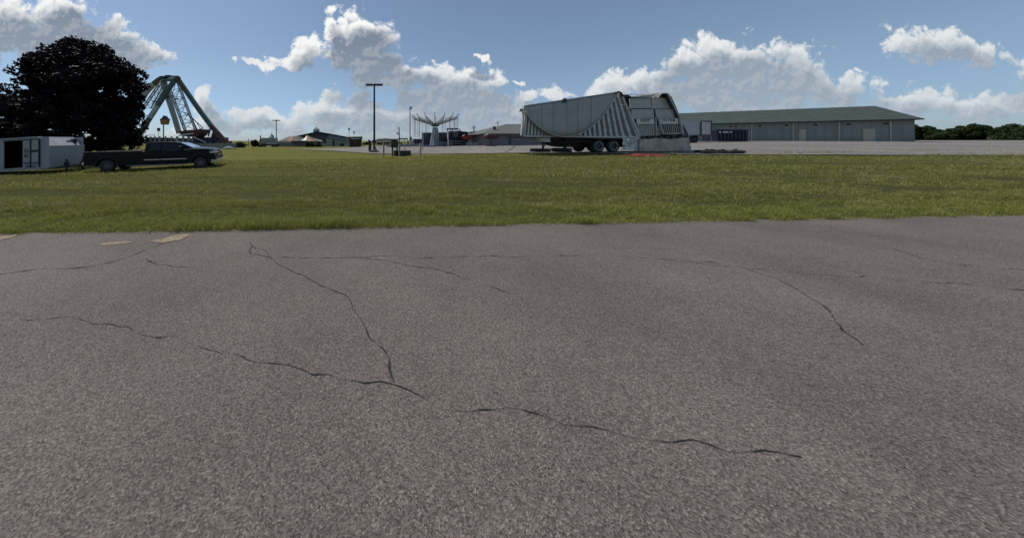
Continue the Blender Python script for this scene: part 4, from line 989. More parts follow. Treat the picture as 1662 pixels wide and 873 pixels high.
def long_building():
    Y0 = 52; t = thing('green_roof_building', 'long low building with green metal roof behind the blue dumpster', 'building', col_pt(1230, Y0))
    # runs obliquely: near end to the right
    A = at(1085, 0, 60); B = at(1500, 0, 44); A.z = B.z = 0; d = (B-A).normalized(); nrm = Vector((-d.y, d.x, 0))
    def q(dist, dep, z): p = A+d*dist+nrm*dep; return Vector((p.x, p.y, z))
    Ln = (B-A).length
    def dist_px(px): u = (px-HX)/F; return (u*A.y-A.x)/(d.x-u*d.y)
    def z_at(px, py): p = A+d*dist_px(px); return EYE-(py-HY)/F*p.y
    ze = z_at(1190, 199.8); zb = .8; zr = ze + 2.9
    MB().m('wall_green').prism([q(0, .5, zb), q(Ln-.5, .5, zb), q(Ln-.5, .5, ze), q(0, .5, ze)], nrm*15).build('wall', None, t)
    rf = MB().m('roof_green').add([q(-.6, 0, ze), q(Ln, 0, ze), q(Ln, 8, zr), q(-.6, 8, zr), q(Ln, 16, ze), q(-.6, 16, ze), q(-.6, 0, ze-.16), q(Ln, 0, ze-.16), q(Ln, 16, ze-.16), q(-.6, 16, ze-.16)],
        [(0, 1, 2, 3), (3, 2, 4, 5), (0, 6, 7, 1), (1, 7, 8, 4, 2), (5, 3, 0, 6, 9), (4, 8, 9, 5), (6, 9, 8, 7)])
    rf = rf.build('roof', None, t)
    sm = MB().m('roof_green'); k = 0
    while k < Ln: sm.beam(q(k, .02, ze+.02), q(k, 7.98, zr+.02), .05, .05); k += 1.0
    sub(sm, 'seams', None, rf)
    sd_ = MB().m('wall_green'); k = .5
    while k < Ln-1: sd_.beam(q(k, .485, zb), q(k, .485, ze-.02), .05, .03, tuple(nrm)); k += .92
    sd_.build('siding_seam', None, t)
    for px in (1222, 1290, 1365, 1450):
        k = dist_px(px); MB().m('slat_grey').beam(q(k, .40, zb), q(k, .40, ze-.1), .10, .08).build('downspout', None, t)
    MB().m('concrete').prism([q(0, .44, zb-.5), q(Ln-.5, .44, zb-.5), q(Ln-.5, .44, zb+.45), q(0, .44, zb+.45)], nrm*.05).build('footing', None, t)
    MB().m('roof_dark').beam(q(-.6, -.04, ze-.08), q(Ln, -.04, ze-.08), .07, .17).build('gutter', None, t)
    for (x0, x1) in ((1185, 1191.5), (1194, 1199), (1232, 1240), (1275, 1284), (1322, 1332), (1376, 1387), (1436, 1449)):
        d0, d1 = dist_px(x0), dist_px(x1); z1 = ze-.42; z0 = ze-.95
        w = MB().m('glass_dark').prism([q(d0, .46, z0), q(d1, .46, z0), q(d1, .46, z1), q(d0, .46, z1)], nrm*.03).build('window', None, t)
        fr = MB().m('cream'); c = [q(d0, .45, z0), q(d1, .45, z0), q(d1, .45, z1), q(d0, .45, z1)]
        for i in range(4): fr.beam(c[i], c[(i+1) % 4], .07)
        sub(fr, 'frame', None, w)
    for (x0, x1) in ((1157, 1161), (1300, 1312), (1405, 1425)):
        d0, d1 = dist_px(x0), dist_px(x1); MB().m('cream').prism([q(d0, .46, zb), q(d1, .46, zb), q(d1, .46, zb+2.7), q(d0, .46, zb+2.7)], nrm*.03).build('door', None, t)
long_building()
def semitrailer():
    Y = 45; h = col_pt(1130, Y); t = thing('box_trailer', 'white semi-trailer with closed grey rear doors backed up beside the green-roofed building', 'trailer', h)
    # rear doors face the camera obliquely, side recedes to the left behind the funhouse
    R0, R1 = at(1137, 0, Y), at(1153.5, 0, Y+.3); L0 = at(1094, 0, Y+1.2)
    zt, zf, zg = at(0, 197, Y).z, at(0, 219.5, Y).z, h.z
    for p in (R0, R1, L0): p.z = 0
    def Z(p, z): return Vector((p.x, p.y, z))
    back = (R1-R0)*1.0
    MB().m('white_box').add([Z(L0, zf), Z(R0, zf), Z(R0, zt), Z(L0, zt), Z(L0+Vector((1.2, 2.4, 0)), zf), Z(R1+Vector((0, 1.2, 0)), zf), Z(R1+Vector((0, 1.2, 0)), zt), Z(L0+Vector((1.2, 2.4, 0)), zt), Z(R1, zf), Z(R1, zt)],
        [(0, 1, 2, 3), (1, 8, 9, 2), (8, 5, 6, 9), (5, 4, 7, 6), (4, 0, 3, 7), (3, 2, 9, 6, 7), (0, 4, 5, 8, 1)]).build('body', None, t)
    fr = MB().m('panel_dark'); e = Vector((0, -.05, 0))
    for (a, b) in ((Z(R0, zf), Z(R0, zt)), (Z(R1, zf), Z(R1, zt)), (Z(R0, zt), Z(R1, zt)), (Z(R0, zf), Z(R1, zf))): fr.beam(a+e, b+e, .16)
    fr.beam(Z(L0, zf-.06)+e, Z(R0, zf-.06)+e, .08, .16).build('frame', None, t)
    mid = R0.lerp(R1, .5)
    for (a, b) in ((R0.lerp(R1, .07), R0.lerp(R1, .49)), (R0.lerp(R1, .51), R0.lerp(R1, .93))):
        dr = MB().m('slat_grey').prism([Z(a, zf+.1)+e, Z(b, zf+.1)+e, Z(b, zt-.12)+e, Z(a, zt-.12)+e], (0, -.04, 0)).build('door', None, t)
        lk = MB().m('alu').tube(Z(a.lerp(b, .7), zf+.1)+e*2, Z(a.lerp(b, .7), zt-.12)+e*2, .02); sub(lk, 'lock_rod', None, dr)
    for x in (1123, 1131):
        p = at(x, 0, Y-.1); MB().m('rubber').lathe([(0, 0), (.3, 0), (.45, .05), (.45, .3), (0, .32)], (p.x, p.y+.2, zg+.45), 'y', 20).build('wheel', None, t, smooth=True)
    MB().m('soot').box((at(1112, 0, Y).x, Y+.6, zg+.3), (at(1140, 0, Y).x, Y+1.6, zf-.1)).build('chassis', None, t)
    MB().m('steel_grey').beam(Z(R0, zg+.3)+e, Z(R1, zg+.3)+e, .1).beam(Z(R0, zg+.3)+e, Z(R0, zf)+e, .08).beam(Z(R1, zg+.3)+e, Z(R1, zf)+e, .08).build('bumper', None, t)
semitrailer()
def dumpster():
    Y = 37; Y = 46; h = col_pt(1185, Y)
    t = thing('dumpster', 'dark navy roll-off dumpster with small white markings against the building', 'dumpster', h); a, b = at(1163, 229.8, Y), at(1214, 211.3, Y)
    MB().m('navy').prism([(a.x, Y, b.z), (a.x+.18, Y, a.z), (b.x, Y, a.z), (b.x, Y, b.z)], (0, 2.3, 0)).build('body', None, t)
    rb = MB().m('navy'); k = a.x+.5
    while k < b.x: rb.box((k, Y-.09, a.z+.1), (k+.12, Y-.002, b.z-.1)); k += .62
    rb.build('ribs', None, t)
    MB().m('navy').beam((a.x-.05, Y-.05, b.z+.02), (b.x+.05, Y-.05, b.z+.02), .14).build('rim', None, t)
    mk = MB().m('text_white')
    def blk(x0, x1, y0=213.6, y1=215.8): p, q = at(x0, y1, Y-.1), at(x1, y0, Y-.1); mk.box((p.x, Y-.115, p.z), (q.x, Y-.1, q.z))
    blk(1167.3, 1169.8, 213.4, 216.2)
    for x0 in (1173, 1174.6, 1176.1, 1177.6, 1179.2, 1180.8, 1184.2, 1185.8): blk(x0, x0+1.15)
    blk(1187.3, 1188.6, 213.2, 214.6); mk.build('markings', None, t)
dumpster()
def barn():
    Y = 115; t = thing('exhibition_barn', 'large dark-roofed exhibition hall with a rooftop cupola behind the tents', 'building', col_pt(520, Y))
    zb = at(0, 240, Y).z
    # main gable end
    MB().m('panel_dark').prism([at(472, 240, Y), at(472, 224, Y), at(516, 215.5, Y), at(560, 223, Y), at(560, 240, Y)], (0, 40, 0)).build('wall', None, t)
    o_ = Vector((0, -1.2, 0))
    rf = MB().m('roof_dark').prism([at(470, 224.6, Y)+o_, at(470, 223.6, Y)+o_, at(516, 213.6, Y)+o_, at(516, 215, Y)+o_], (0, 42, 0)).prism([at(516, 215, Y)+o_, at(516, 213.6, Y)+o_, at(561, 222, Y)+o_, at(561, 223.2, Y)+o_], (0, 42, 0)).build('roof', None, t)
    MB().m('wall_grey').prism([at(534, 227.5, Y-.3), at(534, 219.2, Y-.3), at(560, 223.6, Y-.3), at(560, 228.6, Y-.3)], (0, .2, 0)).build('gable_panel', None, t)
    cp = MB().m('wall_grey').prism([at(508.5, 214.6, Y+2), at(517, 214.6, Y+2), at(517, 210.5, Y+2), at(508.5, 210.5, Y+2)], (0, 2.4, 0)).build('cupola', None, t)
    a = [at(508, 212, Y+1.8), at(517.4, 210.6, Y+1.8)]; c = at(513.6, 206.5, Y+3.2); w = at(517.4, 210.6, Y+1.8).x; w0 = at(507.6, 0, Y+1.8).x; z = at(0, 210.6, Y).z
    sub(MB().m('roof_dark').add([(w0, Y+1.7, z), (w, Y+1.7, z), (w, Y+4.7, z), (w0, Y+4.7, z), tuple(c)], [(0, 1, 4), (1, 2, 4), (2, 3, 4), (3, 0, 4), (0, 3, 2, 1)]), 'cupola_roof', None, cp)
    # lean-to wing on the right
    MB().m('wall_grey').prism([at(530, 239.5, Y-8), at(530, 224.5, Y-8), at(567, 230, Y-8), at(567, 239.5, Y-8)], (0, 7.5, 0)).build('wing_wall', None, t)
    MB().m('roof_dark').prism([at(528, 224, Y-8.5), at(528, 222.6, Y-8.5), at(568.5, 229.2, Y-8.5), at(568.5, 230.4, Y-8.5)], (0, 8.2, 0)).build('wing_roof', None, t)
    for (x0, x1, y0, y1) in ((552, 558.5, 233, 238.6), (540, 542.5, 227.5, 238.6)):
        MB().m('glass_dark').prism([at(x0, y1, Y-8.1), at(x1, y1, Y-8.1), at(x1, y0, Y-8.1), at(x0, y0, Y-8.1)], (0, .08, 0)).build('door', None, t)
    MB().m('panel_dark').prism([at(504, 240, Y-3), at(532, 240, Y-3), at(532, 224, Y-3), at(515, 221, Y-3), at(504, 223, Y-3)], (0, 2.5, 0)).build('porch', None, t)
barn()

# tents
def tent_dome(label, x0, x1, ytop, yeave, Y, dep, mats, ybase=239):
    b = col_pt((x0+x1)/2, Y); t = thing('canopy_tent', label, 'tent', b); n_ = len(mats); cx = (x0+x1)/2
    mb = MB(); m_ = 5
    for i, mt in enumerate(mats):
        mb.m(mt); xa, xb = x0+(x1-x0)*i/n_, x0+(x1-x0)*(i+1)/n_
        def h(x, v): s_ = (x-x0)/(x1-x0); return yeave - (yeave-ytop)*(math.sin(math.pi*s_)**.6)*math.sin(math.pi*(.02+.96*v))**.8
        vs = []
        for v in range(m_+1):
            for x in (xa, (xa+xb)/2, xb): q = at(x, h(x, v/m_), Y); q.y += dep*v/m_; vs.append(q)
        mb.add(vs, [(v*3+k, v*3+k+1, v*3+4+k, v*3+3+k) for v in range(m_) for k in (0, 1)])
    mb.build('canopy', None, t)
    for x in np.linspace(x0+.5, x1-.5, 4):
        p = at(x, yeave, Y+.1); MB().m('steel_grey').tube(p, (p.x, p.y, b.z-.3), .08, n=6).build('post', None, t)
    return t
tent_dome('rounded striped canopy in blue, orange and dark green beside the white box truck', 451, 494, 220.3, 229.6, 92, 8, ['tent_blue', 'tent_blue', 'tent_blue', 'tent_brown', 'tent_orange', 'tent_brown', 'tent_brown', 'tent_green', 'tent_green', 'tent_green'])
def peak_tent():
    Y = 86; b = col_pt(505, Y); t = thing('canopy_tent', 'white peaked tent with orange and red stripes in front of the barn', 'tent', b)
    ap = at(498.5, 219.8, Y+3)
    rim = [at(x, y, Y+d_) for x, y, d_ in ((488, 228.5, 0), (496, 229, -1), (504, 229.2, -1.4), (512, 229.3, -1), (524, 229.6, 0), (522, 228.5, 7), (490, 228, 7))]
    mb = MB(); ms = ['tent_white', 'tent_orange', 'tent_orange', 'tent_brown', 'tent_white', 'tent_white', 'tent_white']
    mids = [r_.lerp(ap, .5)-Vector((0, 0, .25)) for r_ in rim]
    for i in range(7):
        j = (i+1) % 7; mb.m(ms[i]); mb.add([rim[i], rim[j], mids[j], mids[i], ap], [(0, 1, 2, 3), (3, 2, 4)])
    mb.build('canopy', None, t)
    for x in (489, 500, 511, 523): p = at(x, 229, Y); MB().m('steel_grey').tube(p, (p.x, p.y, b.z-.2), .08, n=6).build('post', None, t)
peak_tent()
rail_fence('grey panel fence under the striped canopy', [449, 457, 465, 473, 481, 489], 84, (229.5,), None, 'wall_lav')
rail_fence('pale barrier fence under the white peaked tent', [490, 497, 504, 511, 518, 526, 533], 82, (232,), None, 'tent_beige')
def stand_counter():
    Y = 81; b = col_pt(483, Y); t = thing('game_stand', 'low dark game stand between the striped canopy and the peaked tent', 'stand', b)
    MB().m('panel_dark').prism([at(473, 233, Y), at(494, 233, Y), at(494, 229, Y), at(473, 229.4, Y)], (0, 2.5, 0)).build('counter', None, t)
    MB().m('tent_white').prism([at(472, 229.2, Y-.2), at(495, 228.8, Y-.2), at(495, 228.1, Y-.2), at(472, 228.5, Y-.2)], (0, 3, 0)).build('awning', None, t)
    for x in (474, 484, 493.5): MB().m('steel_grey').tube(at(x, 233, Y+.3), col_pt(x, Y+.3), .07, n=6).build('leg', None, t)
stand_counter()
for i, (px, Y, lb) in enumerate(((499, 76, 'small green bush below the white peaked tent'), (507, 77, 'low leafy bush below the orange stripe of the peaked tent'), (517, 78, 'low scrubby bush at the right end of the peaked tent'))):
    bush('shrub', lb, px, Y, [(231.5+i*.6, px-2, px+2), (235, px-5, px+5), (239, px-5.5, px+5.5)], 900, .2, 'green_leaf', .4)
def box_truck():
    Y = 78; b = col_pt(434, Y); t = thing('box_truck', 'grey-white box-bodied work truck with a black exhaust stack on the grass crest', 'truck', b)
    a, c = at(424, 235.5, Y), at(446.5, 224.2, Y)
    MB().m('wall_grey').box((a.x, Y, a.z), (c.x, Y+2.3, c.z)).build('box_body', None, t, bevel=.05)
    MB().m('white_gloss').box((a.x-.02, Y-.03, c.z-.14), (c.x+.02, Y+2.33, c.z+.02)).build('roof_rail', None, t)
    MB().m('black').tube(at(422.8, 237, Y+.2), at(422.8, 220, Y+.2), .16).box(tuple(at(421.2, 229, Y)), tuple(at(423, 226.5, Y)+Vector((0, .5, 0)))).build('exhaust_stack', None, t)
    MB().m('soot').prism([at(420.5, 236.6, Y-.1), at(450.5, 236.6, Y-.1), at(450.5, 234.3, Y-.1), at(446, 234, Y-.1), at(421, 235, Y-.1)], (0, 2.4, 0)).build('chassis', None, t)
    MB().m('galv').prism([at(434, 234.4, Y-.3), at(449, 234.6, Y-.3), at(448, 232.6, Y-.3), at(436, 232.2, Y-.3)], (0, .5, 0)).build('tool_box', None, t)
    for x in (424, 429, 443, 448.5):
        p = at(x, 0, Y-.2); w = MB().m('rubber').lathe([(0, 0), (.35, 0), (.5, .06), (.5, .3), (0, .3)], (p.x, p.y, b.z+.5), 'y', 18).build('wheel', None, t, smooth=True)
box_truck()
def turret():
    Y = 98; b = col_pt(441, Y); t = thing('ride_turret', 'small pale turret with a dark pointed cap peeking over the box truck', 'ride', b); x = at(440.8, 0, Y).x
    MB().m('tent_white').lathe([(.7, at(0, 223, Y).z-b.z), (.7, 0)], tuple(b), 'z', 10).build('tower', None, t)
    MB().m('wall_grey').lathe([(0, 5.35), (.25, 5.0), (.5, 4.5), (1.0, 3.9), (.9, 3.6)], (x, Y, at(0, 223.5, Y).z-3.8), 'z', 10).build('roof', None, t, smooth=True)
    MB().m('lamp_black').tube((x+.1, Y, at(0, 219, Y).z), (x+.1, Y, at(0, 211, Y).z), .04).box((x+.1, Y-.3, at(0, 222.5, Y).z), (x+.7, Y+.1, at(0, 219.5, Y).z)).build('spire', None, t)
turret()
def food_stand():
    Y = 75; b = col_pt(577, Y); t = thing('food_stand', 'brown and red concession stand with a dark roof at the lot edge', 'food stand', b)
    MB().m('dark_red').prism([at(567, 239.5, Y), at(586.5, 239.5, Y), at(587, 226, Y), at(566.5, 226, Y)], (0, 2.4, 0)).build('wall', None, t)
    MB().m('lamp_black').prism([at(565.5, 226, Y-.6), at(587.5, 226, Y-.6), at(588, 221.8, Y-.6), at(565.8, 222.4, Y-.6)], (0, 3.4, 0)).build('roof', None, t)
    MB().m('cream').prism([at(568.5, 226, Y-.7), at(569, 224.4, Y-.7), at(573, 223.8, Y-.7), at(577, 225, Y-.7), at(581, 224, Y-.7), at(585, 224.6, Y-.7), at(585, 226, Y-.7), at(577, 226.4, Y-.7)], (0, .1, 0)).build('scallop', None, t)
    for x0, x1, mt in ((569, 573, 'black'), (574.5, 579.5, 'tent_brown'), (581, 585, 'black')): MB().m(mt).prism([at(x0, 232.5, Y-.05), at(x1, 232.5, Y-.05), at(x1, 227, Y-.05), at(x0, 227, Y-.05)], (0, .04, 0)).build('hatch', None, t)
    MB().m('tent_brown').prism([at(570, 237.5, Y-.05), at(583, 237.5, Y-.05), at(583, 234, Y-.05), at(570, 234, Y-.05)], (0, .04, 0)).build('counter', None, t)
    for x in (569, 584): p = at(x, 0, Y-.1); MB().m('rubber').lathe([(0, 0), (.4, 0), (.4, .25), (0, .25)], (p.x, p.y, b.z+.38), 'y', 14).build('wheel', None, t)
food_stand()
def low_tent():
    Y = 70; b = col_pt(626, Y); t = thing('canopy_tent', 'low sprawling beige-green tent behind the tall black lamp', 'tent', b)
    MB().m('tent_beige').prism([at(610, 230, Y), at(612, 225.8, Y), at(625, 224.8, Y), at(634, 225.4, Y), at(640, 230, Y)], (0, 6, 0)).build('canopy', None, t)
    for x in (611, 618, 626, 633, 639): MB().m('steel_grey').tube(at(x, 230, Y+.2), col_pt(x, Y+.2), .08, n=6).build('post', None, t)
    MB().m('tent_green').prism([at(612, 235.5, Y+2), at(638, 236, Y+2), at(638, 231, Y+2), at(612, 231, Y+2)], (0, 1, 0)).build('counter', None, t)
    Y = 68; b = col_pt(654.5, Y); t = thing('canopy_tent', 'small dark red flat canopy on posts behind the transformer box', 'tent', b)
    MB().m('dark_red').prism([at(648, 226.6, Y), at(661.8, 226.6, Y), at(661.8, 224.6, Y), at(648, 224.6, Y)], (0, 3, 0)).build('canopy', None, t)
    for x in (648.8, 656, 661.2): MB().m('steel_grey').tube(at(x, 226.6, Y+.2), col_pt(x, Y+.2), .07, n=6).build('post', None, t)
low_tent()
rail_fence('long pale barrier fence across the lot behind the bollards', [628, 636, 644, 652, 660, 668, 676, 684, 692], 66, (233,), None, 'wall_grey')
# far trees
FT = [(783, 150, 772, 791, 226.5, 'hazy grey-green tree at the left end of the hip-roofed building'), (595, 210, 588, 603, 232, 'tiny distant tree line between the food stand and the tall black lamp'),
  (392, 190, 376, 402, 234, 'distant low trees behind the dark rounded shrub'), (550, 260, 520, 600, 231.5, 'distant tree belt behind the food stand'), (700, 240, 640, 760, 227.5, 'distant tree belt behind the swing ride')]
for (px, Y, l, r_, yt, lb) in FT:
    tree('tree', lb, 'tree', px, Y, [(yt, (l+px)/2+1, (r_+px)/2-1), (yt+2.5, l+.5, r_-.5), (236, l, r_), (239, l, r_)], 2600, .5, 'dark_leaf', .25, 60, 1.3, 'distant trees')
for k in range(11):
    px = 1486+k*19+random.uniform(-6, 6); Y = random.uniform(120, 175); wd = random.uniform(11, 19); yt = random.uniform(203, 215)
    tree('tree', 'round-crowned green tree in the row beyond the right end of the green-roofed building', 'tree', px, Y, [(yt, px-wd*.35, px+wd*.4), (yt+4, px-wd*.8, px+wd*.7), (yt+11, px-wd, px+wd), (yt+17, px-wd*.95, px+wd), (229, px-wd*.5, px+wd*.5)], 6500, .55, 'green_leaf', .3, 60, 1.7, 'trees in the far row beyond the building')
tree('tree', 'pale bush-like tree at the foot of the far right tree row', 'tree', 1640, 100, [(219, 1625, 1650), (225, 1612, 1668), (230, 1612, 1668)], 5000, .4, 'green_leaf', .2, 60, 1.4)

# ================================================================== FUNHOUSE TRAILER
def funhouse():
    ph = R(6); d = Vector((math.cos(ph), math.sin(ph), 0)); nrm = Vector((-d.y, d.x, 0)); Q = Vector((17.43, 20.4, 0))
    def fp(px, py, dep=0.0):
        u = (px-HX)/F; q = Q+nrm*dep; tt = (u*q.y-q.x)/(d.x-u*d.y); p = q+d*tt; p.z = EYE-(py-HY)/F*p.y; return p
    g0 = fp(985, 249); zg = g0.z
    t = thing('funhouse_trailer', 'folded grey metal funhouse trailer with EXIT and ENTER signs on its right half', 'trailer', (g0.x, g0.y+1, zg))
    def poly(mb, pts, dep, th): return mb.prism([fp(x, y, dep) for x, y in pts], nrm*th)
    # ribbed side wall
    poly(MB().m('galv_rib'), [(846, 220), (851.2, 174), (1003, 151.5), (1008, 153), (1037.5, 221.5)], .30, .08).build('side_wall', None, t)
    for k in range(8):
        xb = 850 + k*5.7; xt = 853 + (xb-848)*.9; yt = 174-(xt-851)*.148 + 2
        r_ = MB().m('galv_rib').beam(fp(xb, 219.5, .18), fp(xt, yt, .20), .125, .20, tuple(nrm)); r_.build('rib', None, t)
    for xb, sl in ((941, .08), (949, .10), (956.5, .11), (964.5, .12), (973, .13), (981.6, .14), (990.5, .16), (1000, .19), (1009.7, .23), (1021, .30), (1033, .385)):
        yt = 157 if xb > 985 else 174-(xb-9-851)*.148+3
        MB().m('galv_rib').beam(fp(xb, 221.5, .17), fp(xb-sl*(221.5-yt), yt, .21), .19, .20, tuple(nrm)).build('rib', None, t)
    # smooth folded leaf with the curved lower edge
    cv = [(851, 172.5), (853, 179), (857, 187.7), (862, 194.5), (868, 200.5), (876, 207), (884, 212.6), (892, 216.8), (900, 219.8), (908, 221.5), (916, 222.2), (924, 221.9), (932, 220.6), (939, 218.6), (945, 215.8), (952, 211.5), (959.5, 206), (967, 200), (974, 193), (981, 185.5), (986.7, 178), (991, 171.5), (994.8, 165), (999.6, 155), (1001.5, 150.2)]
    MB_ = MB().m('panel_grey'); top = [(x, 172.5-(x-851)*.1482) for x, _ in cv]
    n_ = len(cv); bulge = lambda y0, y, f: -.10 - .34*math.sin(math.pi*min(1, f))
    vs = []; rows_ = 7
    for (x, yb), (_, yt) in zip(cv, top):
        for k in range(rows_):
            f = k/(rows_-1); y = yt+(yb-yt)*f; vs.append(fp(x, y, .12 - .34*math.sin(math.pi*.5*((y-yt)/55)) if False else .14-.30*min(1, (y-yt)/50)))
    fs = [(i*rows_+k, (i+1)*rows_+k, (i+1)*rows_+k+1, i*rows_+k+1) for i in range(n_-1) for k in range(rows_-1)]
    leaf = MB_.add(vs, fs).build('folded_leaf', None, t, smooth=True)
    md = leaf.modifiers.new('solid', 'SOLIDIFY'); md.thickness = .05; md.offset = -1
    sm = MB().m('panel_dark')
    for x in (880, 899, 920, 938, 960): 
        i = min(range(n_), key=lambda i: abs(cv[i][0]-x)); yt = 172.5-(x-851)*.1482; yb = float(np.interp(x, [c[0] for c in cv], [c[1] for c in cv]))
        def dd(y): return .085-.30*min(1, (y-yt)/50)
        sm.beam(fp(x, yt+.5, dd(yt)), fp(x, yb-.8, dd(yb)), .012, .008, tuple(nrm))
    subm = sm.build('seam', None, t); subm.parent = leaf
    er = MB().m('galv')
    for a, b in zip(cv, cv[1:]):
        ya = 172.5-(a[0]-851)*.1482; yb_ = 172.5-(b[0]-851)*.1482
        er.beam(fp(a[0], a[1], .10-.30*min(1, (a[1]-ya)/50)), fp(b[0], b[1], .10-.30*min(1, (b[1]-yb_)/50)), .07, .05)
    er = er.build('edge_band', 'galv', t); er.parent = leaf
    MB().m('galv').beam(fp(850.5, 172.2, .14), fp(1003, 149.8, .14), .07).build('top_rail', None, t)
    br = MB().m('lamp_black').box(*[tuple(fp(916.5, 165, .05)+Vector(q)) for q in ((-.1, -.06, -.05), (.1, .06, .22))]).build('latch', None, t)
    MB().m('lamp_black').beam(fp(842.5, 181.3, .3), fp(850, 181, .3), .06).box(*[tuple(fp(846, 180, .3)+Vector(q)) for q in ((-.08, -.05, 0), (.1, .05, .14))]).build('bracket', None, t)
    # sloping end frame beside the peak
    MB().m('galv').beam(fp(1006, 151.5, .12), fp(1037.5, 222, .12), .17, .16, tuple(nrm)).build('end_post', None, t)
    MB().m('galv').beam(fp(850.3, 173, .2), fp(846.2, 220, .2), .10, .14, tuple(nrm)).build('end_post', None, t)
    MB().m('black').path([fp(1000.5, 151.5, .0), fp(1003.5, 149.3, .0), fp(1008, 151.5, .0), fp(1011, 157, .0)], .07).build('peak_seal', None, t)
    MB().m('tent_white').beam(fp(1006, 170.5, -.05), fp(1014, 170, -.05), .04).beam(fp(991, 186.3, .0), fp(996, 186, .0), .03).build('handle', None, t)
    # side rail / deck
    MB().m('galv').prism([fp(849, 219.8, .05), fp(1040, 222, .05), fp(1040, 224.4, .05), fp(851, 222.5, .05)], nrm*.12).build('side_rail', None, t)
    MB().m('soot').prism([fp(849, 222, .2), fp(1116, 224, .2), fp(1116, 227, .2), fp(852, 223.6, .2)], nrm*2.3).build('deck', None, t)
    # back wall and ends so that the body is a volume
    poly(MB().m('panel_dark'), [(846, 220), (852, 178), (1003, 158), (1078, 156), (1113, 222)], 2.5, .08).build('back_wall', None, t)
    MB().m('panel_dark').prism([fp(851.2, 175, .4), fp(1003, 154, .4), fp(1003, 158.5, 2.4), fp(852, 179, 2.4)], (0, 0, -.05)).build('roof', None, t)
    # right bay: slatted panels
    def slat_panel(x0, x1, y0, y1, dep, skew=1.2, n=7, name='slat_panel'):
        mb = MB().m('slat_grey'); hh = (y1-y0)/n
        for k in range(n):
            ya, yb = y0+k*hh, y0+(k+1)*hh-.25; sk0 = skew*(ya-y0)/(y1-y0); sk1 = skew*(yb-y0)/(y1-y0)
            poly(mb, [(x0+sk0, ya), (x1+sk0, ya-.1), (x1+sk1, yb-.1), (x0+sk1, yb)], dep, .05)
        p = mb.build(name, None, t)
        b = MB().m('panel_dark'); poly(b, [(x0-.3, y0-.4), (x1+.3, y0-.5), (x1+skew+.3, y1), (x0+skew-.3, y1)], dep+.06, .05); q = b.build('backing', None, t); q.parent = p
        return p
    slat_panel(1022, 1056.3, 160.5, 176.6, .35, 1.2, 8); slat_panel(1057.8, 1090.5, 159.5, 177, .32, .8, 8)
    slat_panel(1025, 1060.5, 178, 193.5, .22, 1.5, 7); slat_panel(1063.8, 1096, 178, 192, .2, 1.5, 7)
    slat_panel(1035, 1063, 203.4, 221, .12, .8, 4); 
    # dark interior behind the panels
    poly(MB().m('black'), [(1012, 158), (1080, 155), (1112, 222), (1040, 222)], .8, .1).build('interior', None, t)
    # sign boards with lettering
    def sign(x0, x1, y0, y1, txt, px, py, size):
        s_ = MB().m('sign_grey'); poly(s_, [(x0, y0), (x1, y0-.2), (x1+.8, y1-.2), (x0+.8, y1)], .03, .05); s_ = s_.build('sign_board', None, t)
        p = fp(px, py, .012); base = Vector(t['_base'])
        m_ = Matrix.Translation(-base) @ Matrix(((d.x, 0, -nrm.x, p.x), (d.y, 0, -nrm.y, p.y), (0, 1, 0, p.z), (0, 0, 0, 1)))
        tx = text_mesh('lettering', txt, size, 'text_dark', s_, m_, .006); return s_
    e_ = sign(1033.5, 1061.5, 193.8, 201, 'EXIT', 1047.5, 196.2, .33); e2 = sign(1071.5, 1100, 192.3, 200.4, 'ENTER', 1086.5, 195.6, .33)
    for o in bpy.data.objects:
        if o.name.startswith('lettering') and o.parent in (e_, e2):
            c = sum((v.co for v in o.data.vertices), Vector())/len(o.data.vertices)
            for v_ in o.data.vertices: v_.co.x = c.x+(v_.co.x-c.x)*1.22
    # railings and stair
    rl = MB().m('galv'); 
    for k in range(9): rl.beam(fp(1036+k*3.3, 202.2, .08), fp(1037+k*3.3, 220.5, .08), .035)
    rl.beam(fp(1033, 202, .06), fp(1064, 201.6, .06), .06); rl.build('railing', None, t)
    rl = MB().m('galv')
    for k in range(10): rl.beam(fp(1074.5+k*3.1, 201.8, .05), fp(1077+k*3.1, 218.5, .05), .04)
    rl.beam(fp(1072, 201.2, .04), fp(1103, 200.8, .04), .07).beam(fp(1076, 217.5, .04), fp(1107, 216.6, .04), .06).build('railing', None, t)
    st = MB().m('galv').beam(fp(1064, 191, .0), fp(1066, 221, .0), .06).beam(fp(1067, 189.5, -.02), fp(1076, 218, -.02), .08).beam(fp(1103, 192, -.02), fp(1108, 218, -.02), .12)
    for k in range(8): st.beam(fp(1065, 205+k*2, .0), fp(1072.5, 205+k*2, .0), .035)
    st.build('folding_stair', None, t)
    # leaning dark end panel and top leaf
    poly(MB().m('panel_dark'), [(1079, 152), (1083, 151.5), (1118.5, 221.5), (1107, 221.5), (1092, 162)], .05, .3).build('end_panel', None, t)
    MB().m('galv').beam(fp(1083, 151.3, .02), fp(1118.8, 222, .02), .07).build('end_trim', None, t)
    MB().m('panel_grey').prism([fp(1022, 157.6, .3), fp(1046, 153.6, .5), fp(1078, 149.8, .5), fp(1083, 151.5, .3), fp(1092, 159, .3), fp(1056, 159.5, .3)], nrm*.06).build('top_leaf', None, t)
    MB().m('tent_white').beam(fp(1058, 158.8, .22), fp(1071, 153.2, .22), .05).beam(fp(1067, 158.8, .22), fp(1073, 152.4, .22), .05).beam(fp(1009, 154.4, .3), fp(1044, 153.2, .4), .04).build('strut', None, t)
    MB().m('black').prism([fp(1071, 158.8, .24), fp(1073, 153.5, .24), fp(1077, 153.2, .24), fp(1083, 158.8, .24)], nrm*.04).build('vent', None, t)
    MB().m('black').path([fp(1009, 156.5, .25), fp(1018, 156, .3), fp(1022, 158.5, .3)], .10).build('cable_loom', None, t)
